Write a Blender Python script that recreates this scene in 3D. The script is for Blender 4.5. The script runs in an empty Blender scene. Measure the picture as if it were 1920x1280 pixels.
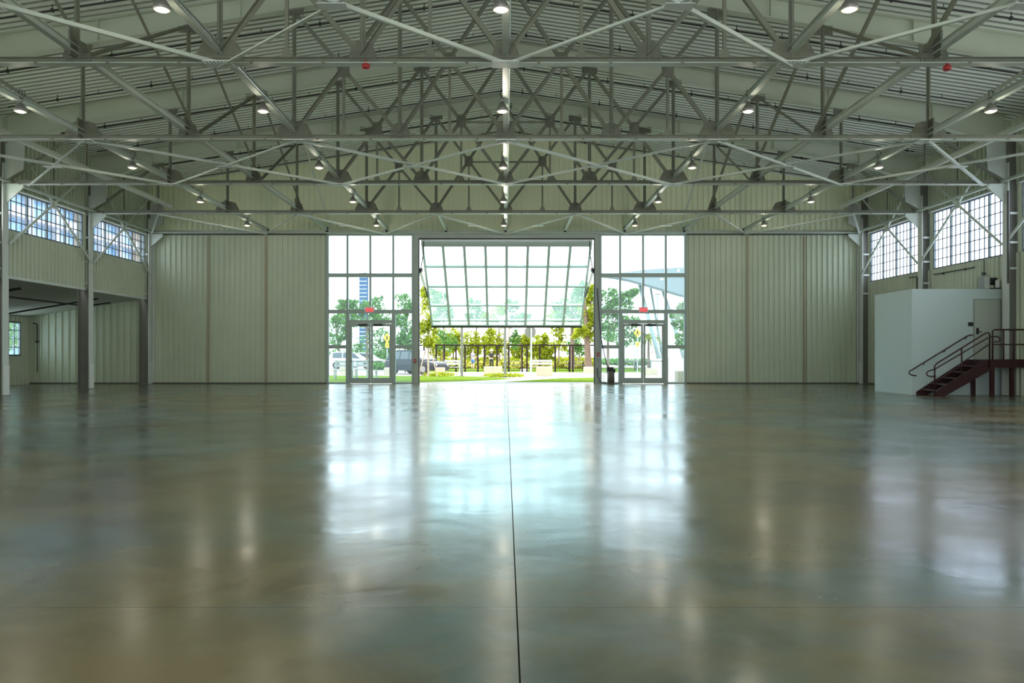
import bpy, math, random
from mathutils import Vector, Matrix
random.seed(7)
SC = bpy.context.scene
COL = SC.collection
F, CX, CY, CAMZ = 1500.0, 948.0, 666.0, 1.25     # focal length and principal point in photo pixels, eye height
V = Vector

def P(px, py, d):
    """the place seen at photo pixel (px, py) at depth d metres"""
    return V(((px - CX) * d / F, d, CAMZ - (py - CY) * d / F))
def GX(px, d): return (px - CX) * d / F
def GZ(py, d): return CAMZ - (py - CY) * d / F
def G(px, py):
    d = CAMZ * F / (py - CY)
    return V(((px - CX) * d / F, d, 0))

# ------------------------------------------------------------------ materials
def mat(name, col, rough=0.6, metal=0.0, noise=0.0, nscale=3.0, spec=0.5, bump=0.0, bscale=40.0, col2=None):
    m = bpy.data.materials.new(name); m.use_nodes = True
    nt = m.node_tree; b = nt.nodes['Principled BSDF']
    b.inputs['Base Color'].default_value = (*col, 1)
    b.inputs['Roughness'].default_value = rough
    b.inputs['Metallic'].default_value = metal
    b.inputs['Specular IOR Level'].default_value = spec
    tc = nt.nodes.new('ShaderNodeTexCoord')
    if noise > 0:
        n = nt.nodes.new('ShaderNodeTexNoise'); n.inputs['Scale'].default_value = nscale; n.inputs['Detail'].default_value = 5
        nt.links.new(tc.outputs['Object'], n.inputs['Vector'])
        r = nt.nodes.new('ShaderNodeValToRGB')
        c2 = col2 if col2 else tuple(c * (1 - noise) for c in col)
        r.color_ramp.elements[0].position = 0.32; r.color_ramp.elements[0].color = (*c2, 1)
        r.color_ramp.elements[1].position = 0.68; r.color_ramp.elements[1].color = (*col, 1)
        nt.links.new(n.outputs['Fac'], r.inputs['Fac']); nt.links.new(r.outputs['Color'], b.inputs['Base Color'])
    if bump > 0:
        n2 = nt.nodes.new('ShaderNodeTexNoise'); n2.inputs['Scale'].default_value = bscale
        nt.links.new(tc.outputs['Object'], n2.inputs['Vector'])
        bp = nt.nodes.new('ShaderNodeBump'); bp.inputs['Strength'].default_value = bump
        nt.links.new(n2.outputs['Fac'], bp.inputs['Height']); nt.links.new(bp.outputs['Normal'], b.inputs['Normal'])
    return m

def leaf_mat(name, col, noise, nscale):
    m = mat(name, col, 0.8, noise=noise, nscale=nscale, spec=0.1)
    nt = m.node_tree; b = nt.nodes['Principled BSDF']; o = nt.nodes['Material Output']
    t = nt.nodes.new('ShaderNodeBsdfTranslucent'); mx = nt.nodes.new('ShaderNodeMixShader'); mx.inputs[0].default_value = 0.4
    src = b.inputs['Base Color'].links[0].from_socket
    nt.links.new(src, t.inputs['Color']); nt.links.new(b.outputs[0], mx.inputs[1]); nt.links.new(t.outputs[0], mx.inputs[2]); nt.links.new(mx.outputs[0], o.inputs['Surface'])
    return m

def emit(name, col, s):
    m = bpy.data.materials.new(name); m.use_nodes = True
    b = m.node_tree.nodes['Principled BSDF']
    b.inputs['Base Color'].default_value = (*col, 1)
    b.inputs['Emission Color'].default_value = (*col, 1); b.inputs['Emission Strength'].default_value = s
    return m

def glass(name, tint, refl=0.035, haze=0.0):
    m = bpy.data.materials.new(name); m.use_nodes = True
    nt = m.node_tree; nt.nodes.clear()
    o = nt.nodes.new('ShaderNodeOutputMaterial'); mx = nt.nodes.new('ShaderNodeMixShader')
    t = nt.nodes.new('ShaderNodeBsdfTransparent'); t.inputs['Color'].default_value = (*tint, 1)
    g = nt.nodes.new('ShaderNodeBsdfGlossy'); g.inputs['Roughness'].default_value = 0.02
    lw = nt.nodes.new('ShaderNodeLayerWeight'); lw.inputs['Blend'].default_value = 0.5
    pw = nt.nodes.new('ShaderNodeMath'); pw.operation = 'POWER'; pw.inputs[1].default_value = 5.0
    fr = nt.nodes.new('ShaderNodeMath'); fr.operation = 'MULTIPLY_ADD'; fr.inputs[1].default_value = 0.8; fr.inputs[2].default_value = refl
    nt.links.new(lw.outputs['Facing'], pw.inputs[0]); nt.links.new(pw.outputs[0], fr.inputs[0])
    nt.links.new(fr.outputs[0], mx.inputs[0]); nt.links.new(t.outputs[0], mx.inputs[1]); nt.links.new(g.outputs[0], mx.inputs[2])
    out = mx
    if haze > 0:                                        # pale translucent layer imitating a washed-out haze in the glass
        tr = nt.nodes.new('ShaderNodeBsdfTranslucent'); tr.inputs['Color'].default_value = (0.85, 0.95, 0.95, 1)
        hz = nt.nodes.new('ShaderNodeMixShader'); hz.inputs[0].default_value = haze
        nt.links.new(mx.outputs[0], hz.inputs[1]); nt.links.new(tr.outputs[0], hz.inputs[2]); out = hz
    nt.links.new(out.outputs[0], o.inputs['Surface'])
    return m

M = {}
M['wall'] = mat('cream_wall_paint', (0.56, 0.62, 0.46), 0.42, noise=0.07, nscale=0.7)
M['wallside'] = mat('cream_side_wall_paint', (0.56, 0.61, 0.47), 0.42, noise=0.07, nscale=0.7)
M['gable'] = mat('brightened_gable_paint', (0.82, 0.86, 0.62), 0.45, noise=0.06, nscale=0.7)  # yellower cream, lightened to make up for light missing on the gable
M['deck'] = mat('white_roof_deck', (0.86, 0.92, 0.83), 0.45, noise=0.05, nscale=0.4)
M['truss'] = mat('grey_green_truss_paint', (0.20, 0.21, 0.155), 0.55, noise=0.18, nscale=2.2)
M['truss2'] = mat('grey_green_gusset_paint', (0.165, 0.17, 0.125), 0.6, noise=0.25, nscale=6)
M['strut'] = mat('pale_strut_paint', (0.56, 0.62, 0.54), 0.4, noise=0.1, nscale=2)
M['plate'] = mat('white_plate_paint', (0.68, 0.72, 0.68), 0.4)
M['deckshade'] = mat('shaded_deck_recess', (0.40, 0.43, 0.37), 0.7)
M['rafter'] = mat('rafter_paint', (0.52, 0.57, 0.45), 0.5, noise=0.1, nscale=0.8)
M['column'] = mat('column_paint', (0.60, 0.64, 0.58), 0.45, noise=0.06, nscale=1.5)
M['colweb'] = mat('shaded_column_web', (0.20, 0.20, 0.17), 0.6, noise=0.15, nscale=2)  # column paint darkened, the shade on the web put into its colour
M['tantrim'] = mat('tan_door_edge', (0.36, 0.33, 0.21), 0.6)
M['guard'] = mat('white_column_guard', (0.64, 0.68, 0.62), 0.4)
M['frame'] = mat('grey_aluminium_frame', (0.36, 0.43, 0.38), 0.4)
M['steel_dark'] = mat('dark_window_steel', (0.10, 0.13, 0.14), 0.5)
M['jamb'] = mat('door_jamb_steel', (0.40, 0.45, 0.39), 0.5, noise=0.08)
M['black'] = mat('black_rubber', (0.015, 0.015, 0.016), 0.6)
M['pipe'] = mat('black_sprinkler_pipe', (0.035, 0.035, 0.03), 0.5)
M['lampmetal'] = mat('lamp_metal', (0.30, 0.29, 0.26), 0.35, metal=0.6)
M['lampglow'] = emit('warm_lamp_glow', (1.0, 0.70, 0.34), 1.3)
M['red'] = mat('red_alarm', (0.35, 0.02, 0.02), 0.4)
M['exit'] = emit('red_exit_face', (0.75, 0.05, 0.06), 0.5)
M['exitwhite'] = mat('exit_sign_case', (0.75, 0.78, 0.75), 0.4)
M['exitletter'] = mat('exit_letters', (0.9, 0.85, 0.85), 0.5)
M['boxwhite'] = mat('white_room_paint', (0.54, 0.64, 0.61), 0.5, noise=0.03, nscale=1)
M['doorwhite'] = mat('white_door_paint', (0.44, 0.48, 0.40), 0.5)
M['stair'] = mat('maroon_stair_paint', (0.045, 0.011, 0.014), 0.45, noise=0.2, nscale=6)
M['tread'] = mat('worn_tread_edge', (0.22, 0.16, 0.12), 0.5, noise=0.3, nscale=9)
M['grey'] = mat('grey_unit', (0.30, 0.33, 0.32), 0.5)
M['white'] = mat('white_paint', (0.80, 0.82, 0.80), 0.5)
M['pumpbody'] = mat('pump_tank', (0.12, 0.11, 0.09), 0.45, noise=0.3, nscale=9)
M['glass'] = glass('clear_window_glass', (0.84, 0.93, 0.97), haze=0.025)
M['glassdoor'] = glass('blue_tinted_door_glass', (0.80, 0.97, 1.0), haze=0.07)
M['glassold'] = glass('pale_side_window_glass', (0.90, 0.93, 1.0))
M['concrete'] = mat('pale_plaza_concrete', (0.42, 0.39, 0.36), 1.0, noise=0.12, nscale=0.5, spec=0.0)
M['grass'] = mat('lawn_grass', (0.12, 0.185, 0.025), 1.0, noise=0.35, nscale=2.5, spec=0.0)
M['block'] = mat('beige_stone_block', (0.40, 0.33, 0.24), 0.8, noise=0.12, nscale=3)
M['bark'] = mat('brown_bark', (0.20, 0.14, 0.10), 0.9, noise=0.4, nscale=5)
M['barkpale'] = mat('pale_bark', (0.40, 0.33, 0.26), 0.9, noise=0.3, nscale=5)
M['leaf_y'] = leaf_mat('yellow_green_leaves', (0.36, 0.42, 0.03), 0.45, 1.3)
M['leaf_g'] = leaf_mat('fresh_green_leaves', (0.14, 0.30, 0.07), 0.45, 1.3)
M['leaf_d'] = mat('mid_green_leaves', (0.06, 0.17, 0.06), 0.6, noise=0.5, nscale=1.3)
M['fence'] = mat('black_fence_paint', (0.020, 0.014, 0.012), 0.8, spec=0.1)
M['postgrey'] = mat('grey_steel_post', (0.16, 0.165, 0.15), 0.8, spec=0.1)
M['carwhite'] = mat('white_car_paint', (0.50, 0.52, 0.53), 0.3)
M['bench'] = mat('white_bench_paint', (0.32, 0.34, 0.34), 0.7)
M['carblack'] = mat('dark_car_paint', (0.02, 0.025, 0.032), 0.45, spec=0.25)
M['carsilver'] = mat('silver_car_paint', (0.55, 0.57, 0.58), 0.2, metal=0.3)
M['carglass'] = mat('dark_car_glass', (0.05, 0.07, 0.08), 0.15)
M['hub'] = mat('grey_wheel_hub', (0.18, 0.18, 0.19), 0.5)
M['tyre'] = mat('black_tyre', (0.02, 0.02, 0.02), 0.8)
M['chrome'] = mat('bright_metal', (0.6, 0.6, 0.6), 0.25, metal=0.9)
M['taillight'] = mat('red_tail_light', (0.5, 0.02, 0.02), 0.3)
M['headlight'] = mat('clear_headlight', (0.7, 0.75, 0.8), 0.15)
M['yellow'] = mat('yellow_sign_face', (0.85, 0.55, 0.02), 0.5)
M['skin'] = mat('skin', (0.55, 0.36, 0.26), 0.6)
M['lavender'] = mat('lavender_cloth', (0.27, 0.24, 0.36), 0.9)
M['bluecloth'] = mat('blue_cloth', (0.08, 0.17, 0.40), 0.9)
M['blackcloth'] = mat('black_cloth', (0.02, 0.02, 0.025), 0.8)
M['straw'] = mat('straw_hat', (0.78, 0.68, 0.50), 0.8)
M['canopyleg'] = mat('pale_canopy_leg', (0.34, 0.42, 0.42), 0.7, spec=0.1)
M['canopy'] = mat('grey_canopy_skin', (0.10, 0.12, 0.12), 0.8, noise=0.05, spec=0.1)
M['towerglass'] = mat('blue_tower_glass', (0.04, 0.08, 0.15), 0.9, noise=0.4, nscale=0.08, spec=0.0)
M['facadeglass'] = mat('blue_facade_glass', (0.12, 0.30, 0.52), 0.25, noise=0.6, nscale=0.25, col2=(0.45, 0.62, 0.75))
M['facadewhite'] = mat('white_facade', (0.62, 0.64, 0.66), 0.7, noise=0.25, nscale=0.3)
M['facadetan'] = mat('tan_facade', (0.55, 0.40, 0.26), 0.7)
M['dry'] = mat('golden_grass', (0.42, 0.40, 0.05), 0.8, noise=0.4, nscale=4)
M['dark_slab'] = mat('aisle_ceiling_paint', (0.50, 0.52, 0.43), 0.7, noise=0.08)
M['base'] = mat('dark_base_seal', (0.10, 0.10, 0.075), 0.7)

def floor_material():
    m = bpy.data.materials.new('polished_concrete'); m.use_nodes = True
    nt = m.node_tree; N = nt.nodes; L = nt.links; b = N['Principled BSDF']
    tc = N.new('ShaderNodeTexCoord')
    def noise(scale, detail=6, dist=0.0, rough=0.55):
        n = N.new('ShaderNodeTexNoise'); n.inputs['Scale'].default_value = scale; n.inputs['Detail'].default_value = detail
        n.inputs['Distortion'].default_value = dist; n.inputs['Roughness'].default_value = rough
        L.new(tc.outputs['Object'], n.inputs['Vector']); return n
    def ramp(src, stops):
        r = N.new('ShaderNodeValToRGB'); e = r.color_ramp.elements
        while len(e) < len(stops): e.new(0.5)
        for k, (p, c) in enumerate(stops):
            e[k].position = p; e[k].color = (*c, 1)
        L.new(src, r.inputs['Fac']); return r
    def mixc(fac, a, c, mode='MIX'):
        x = N.new('ShaderNodeMix'); x.data_type = 'RGBA'; x.blend_type = mode
        if isinstance(fac, float): x.inputs[0].default_value = fac
        else: L.new(fac, x.inputs[0])
        for i, s in ((6, a), (7, c)):
            if isinstance(s, tuple): x.inputs[i].default_value = (*s, 1)
            else: L.new(s, x.inputs[i])
        return x.outputs[2]
    big = ramp(noise(0.22, 6, 0.3).outputs['Fac'], [(0.34, (0.195, 0.138, 0.052)), (0.46, (0.185, 0.158, 0.080)), (0.55, (0.120, 0.158, 0.132)), (0.70, (0.19, 0.25, 0.225))])
    mid = ramp(noise(1.1, 5, 0.3, 0.55).outputs['Fac'], [(0.30, (0.62, 0.58, 0.50)), (0.55, (1.0, 1.0, 1.0)), (0.8, (1.12, 1.12, 1.08))])
    c = mixc(0.85, big.outputs['Color'], mid.outputs['Color'], 'MULTIPLY')
    st = ramp(noise(0.45, 6, 0.6, 0.6).outputs['Fac'], [(0.52, (0, 0, 0)), (0.78, (1, 1, 1))])
    c = mixc(st.outputs['Color'], c, (0.055, 0.042, 0.026))
    # saw-cut joints
    sx = N.new('ShaderNodeSeparateXYZ'); L.new(tc.outputs['Object'], sx.inputs[0])
    def line(out, pos, half):
        s = N.new('ShaderNodeMath'); s.operation = 'SUBTRACT'; L.new(out, s.inputs[0]); s.inputs[1].default_value = pos
        a = N.new('ShaderNodeMath'); a.operation = 'ABSOLUTE'; L.new(s.outputs[0], a.inputs[0])
        k = N.new('ShaderNodeMath'); k.operation = 'LESS_THAN'; L.new(a.outputs[0], k.inputs[0]); k.inputs[1].default_value = half
        return k.outputs[0]
    jl = line(sx.outputs['X'], 0.055, 0.0035)
    c = mixc(jl, c, (0.018, 0.014, 0.011))
    for y in (3.97, 9.1, 19.2):
        ln = N.new('ShaderNodeMath'); ln.operation = 'MULTIPLY'; L.new(line(sx.outputs['Y'], y, 0.006), ln.inputs[0]); ln.inputs[1].default_value = 0.55
        c = mixc(ln.outputs[0], c, (0.05, 0.04, 0.03))
    L.new(c, b.inputs['Base Color'])
    rr = N.new('ShaderNodeMapRange'); L.new(noise(0.8, 4, 0.3).outputs['Fac'], rr.inputs[0])
    rr.inputs[1].default_value = 0.3; rr.inputs[2].default_value = 0.7; rr.inputs[3].default_value = 0.14; rr.inputs[4].default_value = 0.28
    ra = N.new('ShaderNodeMath'); ra.operation = 'ADD'; L.new(rr.outputs[0], ra.inputs[0]); L.new(jl, ra.inputs[1]); ra.use_clamp = True
    L.new(ra.outputs[0], b.inputs['Roughness'])
    sp = N.new('ShaderNodeMath'); sp.operation = 'MULTIPLY_ADD'; L.new(jl, sp.inputs[0]); sp.inputs[1].default_value = -0.6; sp.inputs[2].default_value = 0.6
    L.new(sp.outputs[0], b.inputs['Specular IOR Level'])
    bp = N.new('ShaderNodeBump'); bp.inputs['Strength'].default_value = 0.10; bp.inputs['Distance'].default_value = 0.05
    L.new(noise(1.1, 3, 0.5).outputs['Fac'], bp.inputs['Height']); L.new(bp.outputs['Normal'], b.inputs['Normal'])
    return m
M['floor'] = floor_material()

# ------------------------------------------------------------------ mesh helpers
class MB:
    def __init__(s): s.v = []; s.f = []
    def quad(s, a, b, c, d):
        n = len(s.v); s.v += [tuple(a), tuple(b), tuple(c), tuple(d)]; s.f.append((n, n+1, n+2, n+3)); return s
    def hexa(s, p):                                     # 8 points: bottom loop then top loop
        n = len(s.v); s.v += [tuple(q) for q in p]
        s.f += [tuple(n+i for i in q) for q in ((3,2,1,0),(4,5,6,7),(0,1,5,4),(1,2,6,5),(2,3,7,6),(3,0,4,7))]; return s
    def box(s, x0, x1, y0, y1, z0, z1):
        return s.hexa([(x0,y0,z0),(x1,y0,z0),(x1,y1,z0),(x0,y1,z0),(x0,y0,z1),(x1,y0,z1),(x1,y1,z1),(x0,y1,z1)])
    def bar(s, a, b, w, h, side=None):                  # w along side, h along the third direction
        a = V(a); b = V(b); t = (b - a).normalized()
        sd = V(side) if side is not None else (V((0,0,1)) if abs(t.z) < 0.9 else V((1,0,0)))
        u = sd - t * sd.dot(t)
        if u.length < 1e-5: u = V((1,0,0)) - t * t.x
        u.normalize(); n = t.cross(u)
        u = u * (w/2); n = n * (h/2)
        return s.hexa([a-u-n, a+u-n, a+u+n, a-u+n, b-u-n, b+u-n, b+u+n, b-u+n])
    def angle(s, a, b, w, t, side, nrm):                # steel angle: two legs
        a = V(a); b = V(b); sd = V(side); nr = V(nrm)
        s.bar(a, b, w, t, sd)
        o = nr * (w/2)
        s.bar(a + o - sd*(w/2 - t/2), b + o - sd*(w/2 - t/2), t, w, sd)
        return s
    def tube(s, pts, r, n=8, close=False):
        pts = [V(p) for p in pts]; base = len(s.v); prev = None
        m = len(pts)
        for i, p in enumerate(pts):
            if close: t = pts[(i+1) % m] - pts[i-1]
            else: t = pts[min(i+1, m-1)] - pts[max(i-1, 0)]
            t.normalize()
            if prev is None:
                u = V((0,0,1)).cross(t)
                if u.length < 1e-3: u = V((1,0,0)).cross(t)
            else: u = prev - t * prev.dot(t)
            u.normalize(); prev = u; w = t.cross(u)
            for k in range(n):
                a = 2*math.pi*k/n; s.v.append(tuple(p + (u*math.cos(a) + w*math.sin(a)) * r))
        for i in range(m if close else m-1):
            j = (i+1) % m
            for k in range(n):
                s.f.append((base+i*n+k, base+i*n+(k+1)%n, base+j*n+(k+1)%n, base+j*n+k))
        if not close:
            s.f.append(tuple(base+k for k in reversed(range(n)))); s.f.append(tuple(base+(m-1)*n+k for k in range(n)))
        return s
    def cone(s, a, b, ra, rb, n=8):
        a = V(a); b = V(b); t = (b-a).normalized()
        u = V((0,0,1)).cross(t)
        if u.length < 1e-3: u = V((1,0,0)).cross(t)
        u.normalize(); w = t.cross(u); base = len(s.v)
        for c, r in ((a, ra), (b, rb)):
            for k in range(n):
                g = 2*math.pi*k/n; s.v.append(tuple(c + (u*math.cos(g)+w*math.sin(g))*r))
        for k in range(n): s.f.append((base+k, base+(k+1)%n, base+n+(k+1)%n, base+n+k))
        s.f.append(tuple(base+k for k in reversed(range(n)))); s.f.append(tuple(base+n+k for k in range(n)))
        return s
    def lathe(s, c, prof, n=20):                        # prof: (r, z) from the first to the last
        c = V(c); base = len(s.v)
        for r, z in prof:
            for k in range(n):
                a = 2*math.pi*k/n; s.v.append((c.x+r*math.cos(a), c.y+r*math.sin(a), c.z+z))
        for i in range(len(prof)-1):
            for k in range(n): s.f.append((base+i*n+k, base+i*n+(k+1)%n, base+(i+1)*n+(k+1)%n, base+(i+1)*n+k))
        s.f.append(tuple(base+k for k in reversed(range(n)))); s.f.append(tuple(base+(len(prof)-1)*n+k for k in range(n)))
        return s
    def prism(s, pts, off):                             # planar polygon pushed along off
        off = V(off); n = len(pts); base = len(s.v)
        s.v += [tuple(V(p)) for p in pts] + [tuple(V(p)+off) for p in pts]
        s.f.append(tuple(base+k for k in range(n))); s.f.append(tuple(base+n+k for k in reversed(range(n))))
        for k in range(n): s.f.append((base+k, base+n+k, base+n+(k+1)%n, base+(k+1)%n))
        return s
    def build(s, name, m, parent=None, smooth=False):
        off = V((0,0,0)); p = parent
        while p is not None: off += p.location; p = p.parent
        me = bpy.data.meshes.new(name)
        me.from_pydata([tuple(V(v) - off) for v in s.v], [], s.f)
        me.validate(); me.update()
        me.materials.append(M[m] if isinstance(m, str) else m)
        o = bpy.data.objects.new(name, me); COL.objects.link(o)
        if parent is not None: o.parent = parent
        # consistent outward normals
        import bmesh
        bm = bmesh.new(); bm.from_mesh(me); bmesh.ops.recalc_face_normals(bm, faces=bm.faces); bm.to_mesh(me); bm.free()
        if smooth:
            for q in me.polygons: q.use_smooth = True
        return o

def tag(o, label=None, cat=None, group=None, kind=None):
    if label: o['label'] = label
    if cat: o['category'] = cat
    if group: o['group'] = group
    if kind: o['kind'] = kind
    return o
def thing(name, label, cat, loc=(0,0,0), group=None, kind=None):
    o = bpy.data.objects.new(name, None); COL.objects.link(o); o.location = loc; o.empty_display_size = 0.2
    return tag(o, label, cat, group, kind)
def struct(name, mb, m, label=None, cat=None):
    return tag(mb.build(name, m), label, cat, None, 'structure')
def copy_tree(o, parent=None):
    c = o.copy(); COL.objects.link(c)
    if parent is not None: c.parent = parent
    for ch in list(o.children): copy_tree(ch, c)
    return c

# ------------------------------------------------------------------ main dimensions
DW = 35.20                    # depth of the end wall
XW = 15.85                    # side walls
YF = -9.0                     # rear end of the hall behind the viewer
TR = [14.57, 19.69, 24.81, 29.93]   # truss depths
T0, T5 = 9.45, 35.05
ZC = 6.60                     # bottom chord centre
SL, RA = 0.15, 11.05          # roof slope and apex height
def roof(x): return RA - SL*abs(x)
def raf_bot(x): return RA - 0.06 - SL*abs(x) - (0.36 + 0.020*abs(x))
BAYS = ['behind the farthest truss', ]
ORD = ['nearest', 'second', 'third', 'farthest']

# ------------------------------------------------------------------ setting: floor, ground, walls, roof
struct('floor', MB().box(-21.0, 16.0, YF, DW+0.25, -0.3, 0.0), 'floor')
struct('ground', MB().box(-160, 160, DW+0.25, 420, -0.3, -0.01), 'concrete')

def ribbed(mb, u0, u1, z0, ztop, pos, pitch=0.235, depth=0.055, rib=0.05, back=0.10):
    """standing-rib metal sheet; pos(u, off, z) places it, off>0 towards the room"""
    if not callable(ztop): zt = (lambda u, z=ztop: z)
    else: zt = ztop
    prof = [(u0, 0.0)]
    u = u0 + pitch*0.5
    while u + rib < u1:
        prof += [(u, 0.0), (u + rib*0.12, depth), (u + rib*0.88, depth), (u + rib, 0.0)]
        u += pitch
    prof.append((u1, 0.0))
    for (a, oa), (b, ob) in zip(prof[:-1], prof[1:]):
        mb.quad(pos(a, oa, z0), pos(b, ob, z0), pos(b, ob, zt(b)), pos(a, oa, zt(a)))
    us = [u0, u1] if (u0 > 0) == (u1 > 0) else [u0, 0.0, u1]
    lo = [pos(q, -0.004, z0) for q in us] + [pos(q, -0.004, zt(q)) for q in reversed(us)]
    d = V(pos(u0, -back, z0)) - V(pos(u0, 0, z0))
    mb.prism(lo, d)
    return mb
bk = lambda u, off, z: (u, DW - off, z)
XL = 15.68                    # the left clerestory wall stands a little further in
lf = lambda u, off, z: (-XL + off, u, z)
rt = lambda u, off, z: (XW - off, u, z)
# end wall
GL0, GL1 = GX(613.5, DW), GX(783, DW)      # left glazing
GR0, GR1 = GX(1116, DW), GX(1286.5, DW)
ZG = GZ(438, DW)                           # head of the glazing
w = MB()
ribbed(w, -XW, GL0, 0, ZG, bk); ribbed(w, GR1, XW, 0, ZG, bk)
struct('wall_back', w, 'wall')
w = MB(); ribbed(w, -XW, XW, ZG, lambda u: roof(u), bk); struct('wall_back_gable', w, 'gable')
w = MB(); ribbed(w, -20.9, -XW, 0, lambda u: 3.86 + (u + XW)*0.166, bk, pitch=0.30)
struct('wall_back_aisle', w, 'wall')
# left wall, its upper part above the open aisle
ZL0, ZL1, ZLB = 5.20, 6.48, 3.76
bays = [(TR[3], T5), (TR[2], TR[3]), (TR[1], TR[2]), (TR[0], TR[1]), (T0, TR[0]), (4.33, T0), (-0.79, 4.33), (-5.9, -0.79)]  # nearer bays are out of view; their unglazed openings are added for daylight
def side_wall(name, pos, zb, z0, z1, m):
    w = MB()
    ribbed(w, YF, DW, zb, z0, pos)
    ribbed(w, YF, DW, z1, roof(XW), pos)
    prev = DW
    for a, b in bays:
        ribbed(w, b - 0.30, prev, z0, z1, pos); prev = a + 0.30
    ribbed(w, YF, prev, z0, z1, pos)
    return struct(name, w, m)
side_wall('wall_left', lf, ZLB, ZL0, ZL1, 'wallside')
ZR0, ZR1 = 4.43, 6.54
side_wall('wall_right', rt, 0.0, ZR0, ZR1, 'wallside')
struct('trim_1', MB().box(-XL-0.1, -XL+0.05, YF, DW-0.03, ZLB-0.09, ZLB), 'column')
# aisle (lean-to) on the left
w = MB()
al = lambda u, off, z: (-20.9 + off, u, z)
AW0, AW1, AWB, AWT = 32.1, 34.45, GZ(667, 34.2), GZ(603, 34.2)
ribbed(w, YF, AW0, 0, 2.93, al, pitch=0.3); ribbed(w, AW1, DW, 0, 2.93, al, pitch=0.3)
ribbed(w, AW0, AW1, 0, AWB, al, pitch=0.3); ribbed(w, AW0, AW1, AWT, 2.93, al, pitch=0.3)
struct('wall_left_aisle', w, 'wallside')
w = MB().hexa([(-21.0, YF, 2.92), (-XW-0.1, YF, ZLB-0.02), (-XW-0.1, DW, ZLB-0.02), (-21.0, DW, 2.92),
               (-21.0, YF, 3.07), (-XW-0.1, YF, ZLB+0.13), (-XW-0.1, DW, ZLB+0.13), (-21.0, DW, 3.07)])
struct('ceiling_aisle', w, 'dark_slab')
# unseen wall behind the viewer; its big open doorway is added to let daylight in
w = MB(); fr = lambda u, off, z: (u, YF + off, z)
ribbed(w, -21, -7, 0, 8.2, fr, pitch=0.6); ribbed(w, 7, XW, 0, 8.2, fr, pitch=0.6)
ribbed(w, -XW, XW, 8.2, lambda u: roof(u), fr, pitch=0.6)
struct('wall_front', w, 'wallside')
# roof deck: ribs run from ridge to eave
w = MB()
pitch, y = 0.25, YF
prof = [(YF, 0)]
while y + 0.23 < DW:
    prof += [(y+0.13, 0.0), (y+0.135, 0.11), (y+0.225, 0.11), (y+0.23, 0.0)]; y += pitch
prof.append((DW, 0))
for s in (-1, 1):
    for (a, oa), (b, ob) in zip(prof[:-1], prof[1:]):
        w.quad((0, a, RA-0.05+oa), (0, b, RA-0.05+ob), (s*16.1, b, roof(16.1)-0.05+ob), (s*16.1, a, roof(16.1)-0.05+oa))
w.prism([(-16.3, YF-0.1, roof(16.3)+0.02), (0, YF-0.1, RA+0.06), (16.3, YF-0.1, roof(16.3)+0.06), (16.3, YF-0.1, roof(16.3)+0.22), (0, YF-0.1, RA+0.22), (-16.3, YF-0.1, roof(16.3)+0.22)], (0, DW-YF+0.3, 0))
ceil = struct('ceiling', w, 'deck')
ceil.data.materials.append(M['deckshade'])
for pl in ceil.data.polygons:                      # shade in the deck recesses, put in as a grey colour
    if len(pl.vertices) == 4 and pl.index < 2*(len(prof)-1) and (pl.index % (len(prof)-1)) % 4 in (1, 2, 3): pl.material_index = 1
# base seals, head beam, posts between the big wall panels
struct('baseboard_back', MB().box(-20.9, GL0, DW-0.08, DW-0.06, 0, 0.06).box(GR1, XW-0.1, DW-0.08, DW-0.06, 0, 0.06), 'base')
struct('baseboard_right', MB().box(XW-0.08, XW-0.06, 28.1, DW-0.1, 0, 0.06), 'base')
n = 2
for px in (390.5, 499, 1401.5, 1508):
    x = GX(px, DW)
    struct('trim_%d' % n, MB().box(x-0.05, x+0.05, DW-0.07, DW-0.02, 0.06, ZG-0.12), 'tantrim'); n += 1
hb = MB().box(-15.5, 15.5, DW-0.28, DW-0.03, ZG-0.02, ZG+0.03).box(-15.5, 15.5, DW-0.06, DW-0.03, ZG+0.03, ZG+0.14)
struct('trim_%d' % n, hb, 'strut'); n += 1
hb = MB().box(-15.5, GL0, DW-0.10, DW-0.03, ZG-0.07, ZG-0.03).box(GR1, 15.5, DW-0.10, DW-0.03, ZG-0.07, ZG-0.03)
struct('trim_%d' % n, hb, 'base'); n += 1
# corner posts
for s in (-1, 1):
    struct('trim_%d' % n, MB().box(min(s*15.42, s*15.5), max(s*15.42, s*15.5), DW-0.12, DW-0.03, 0.06, ZG-0.1), 'column'); n += 1

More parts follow.
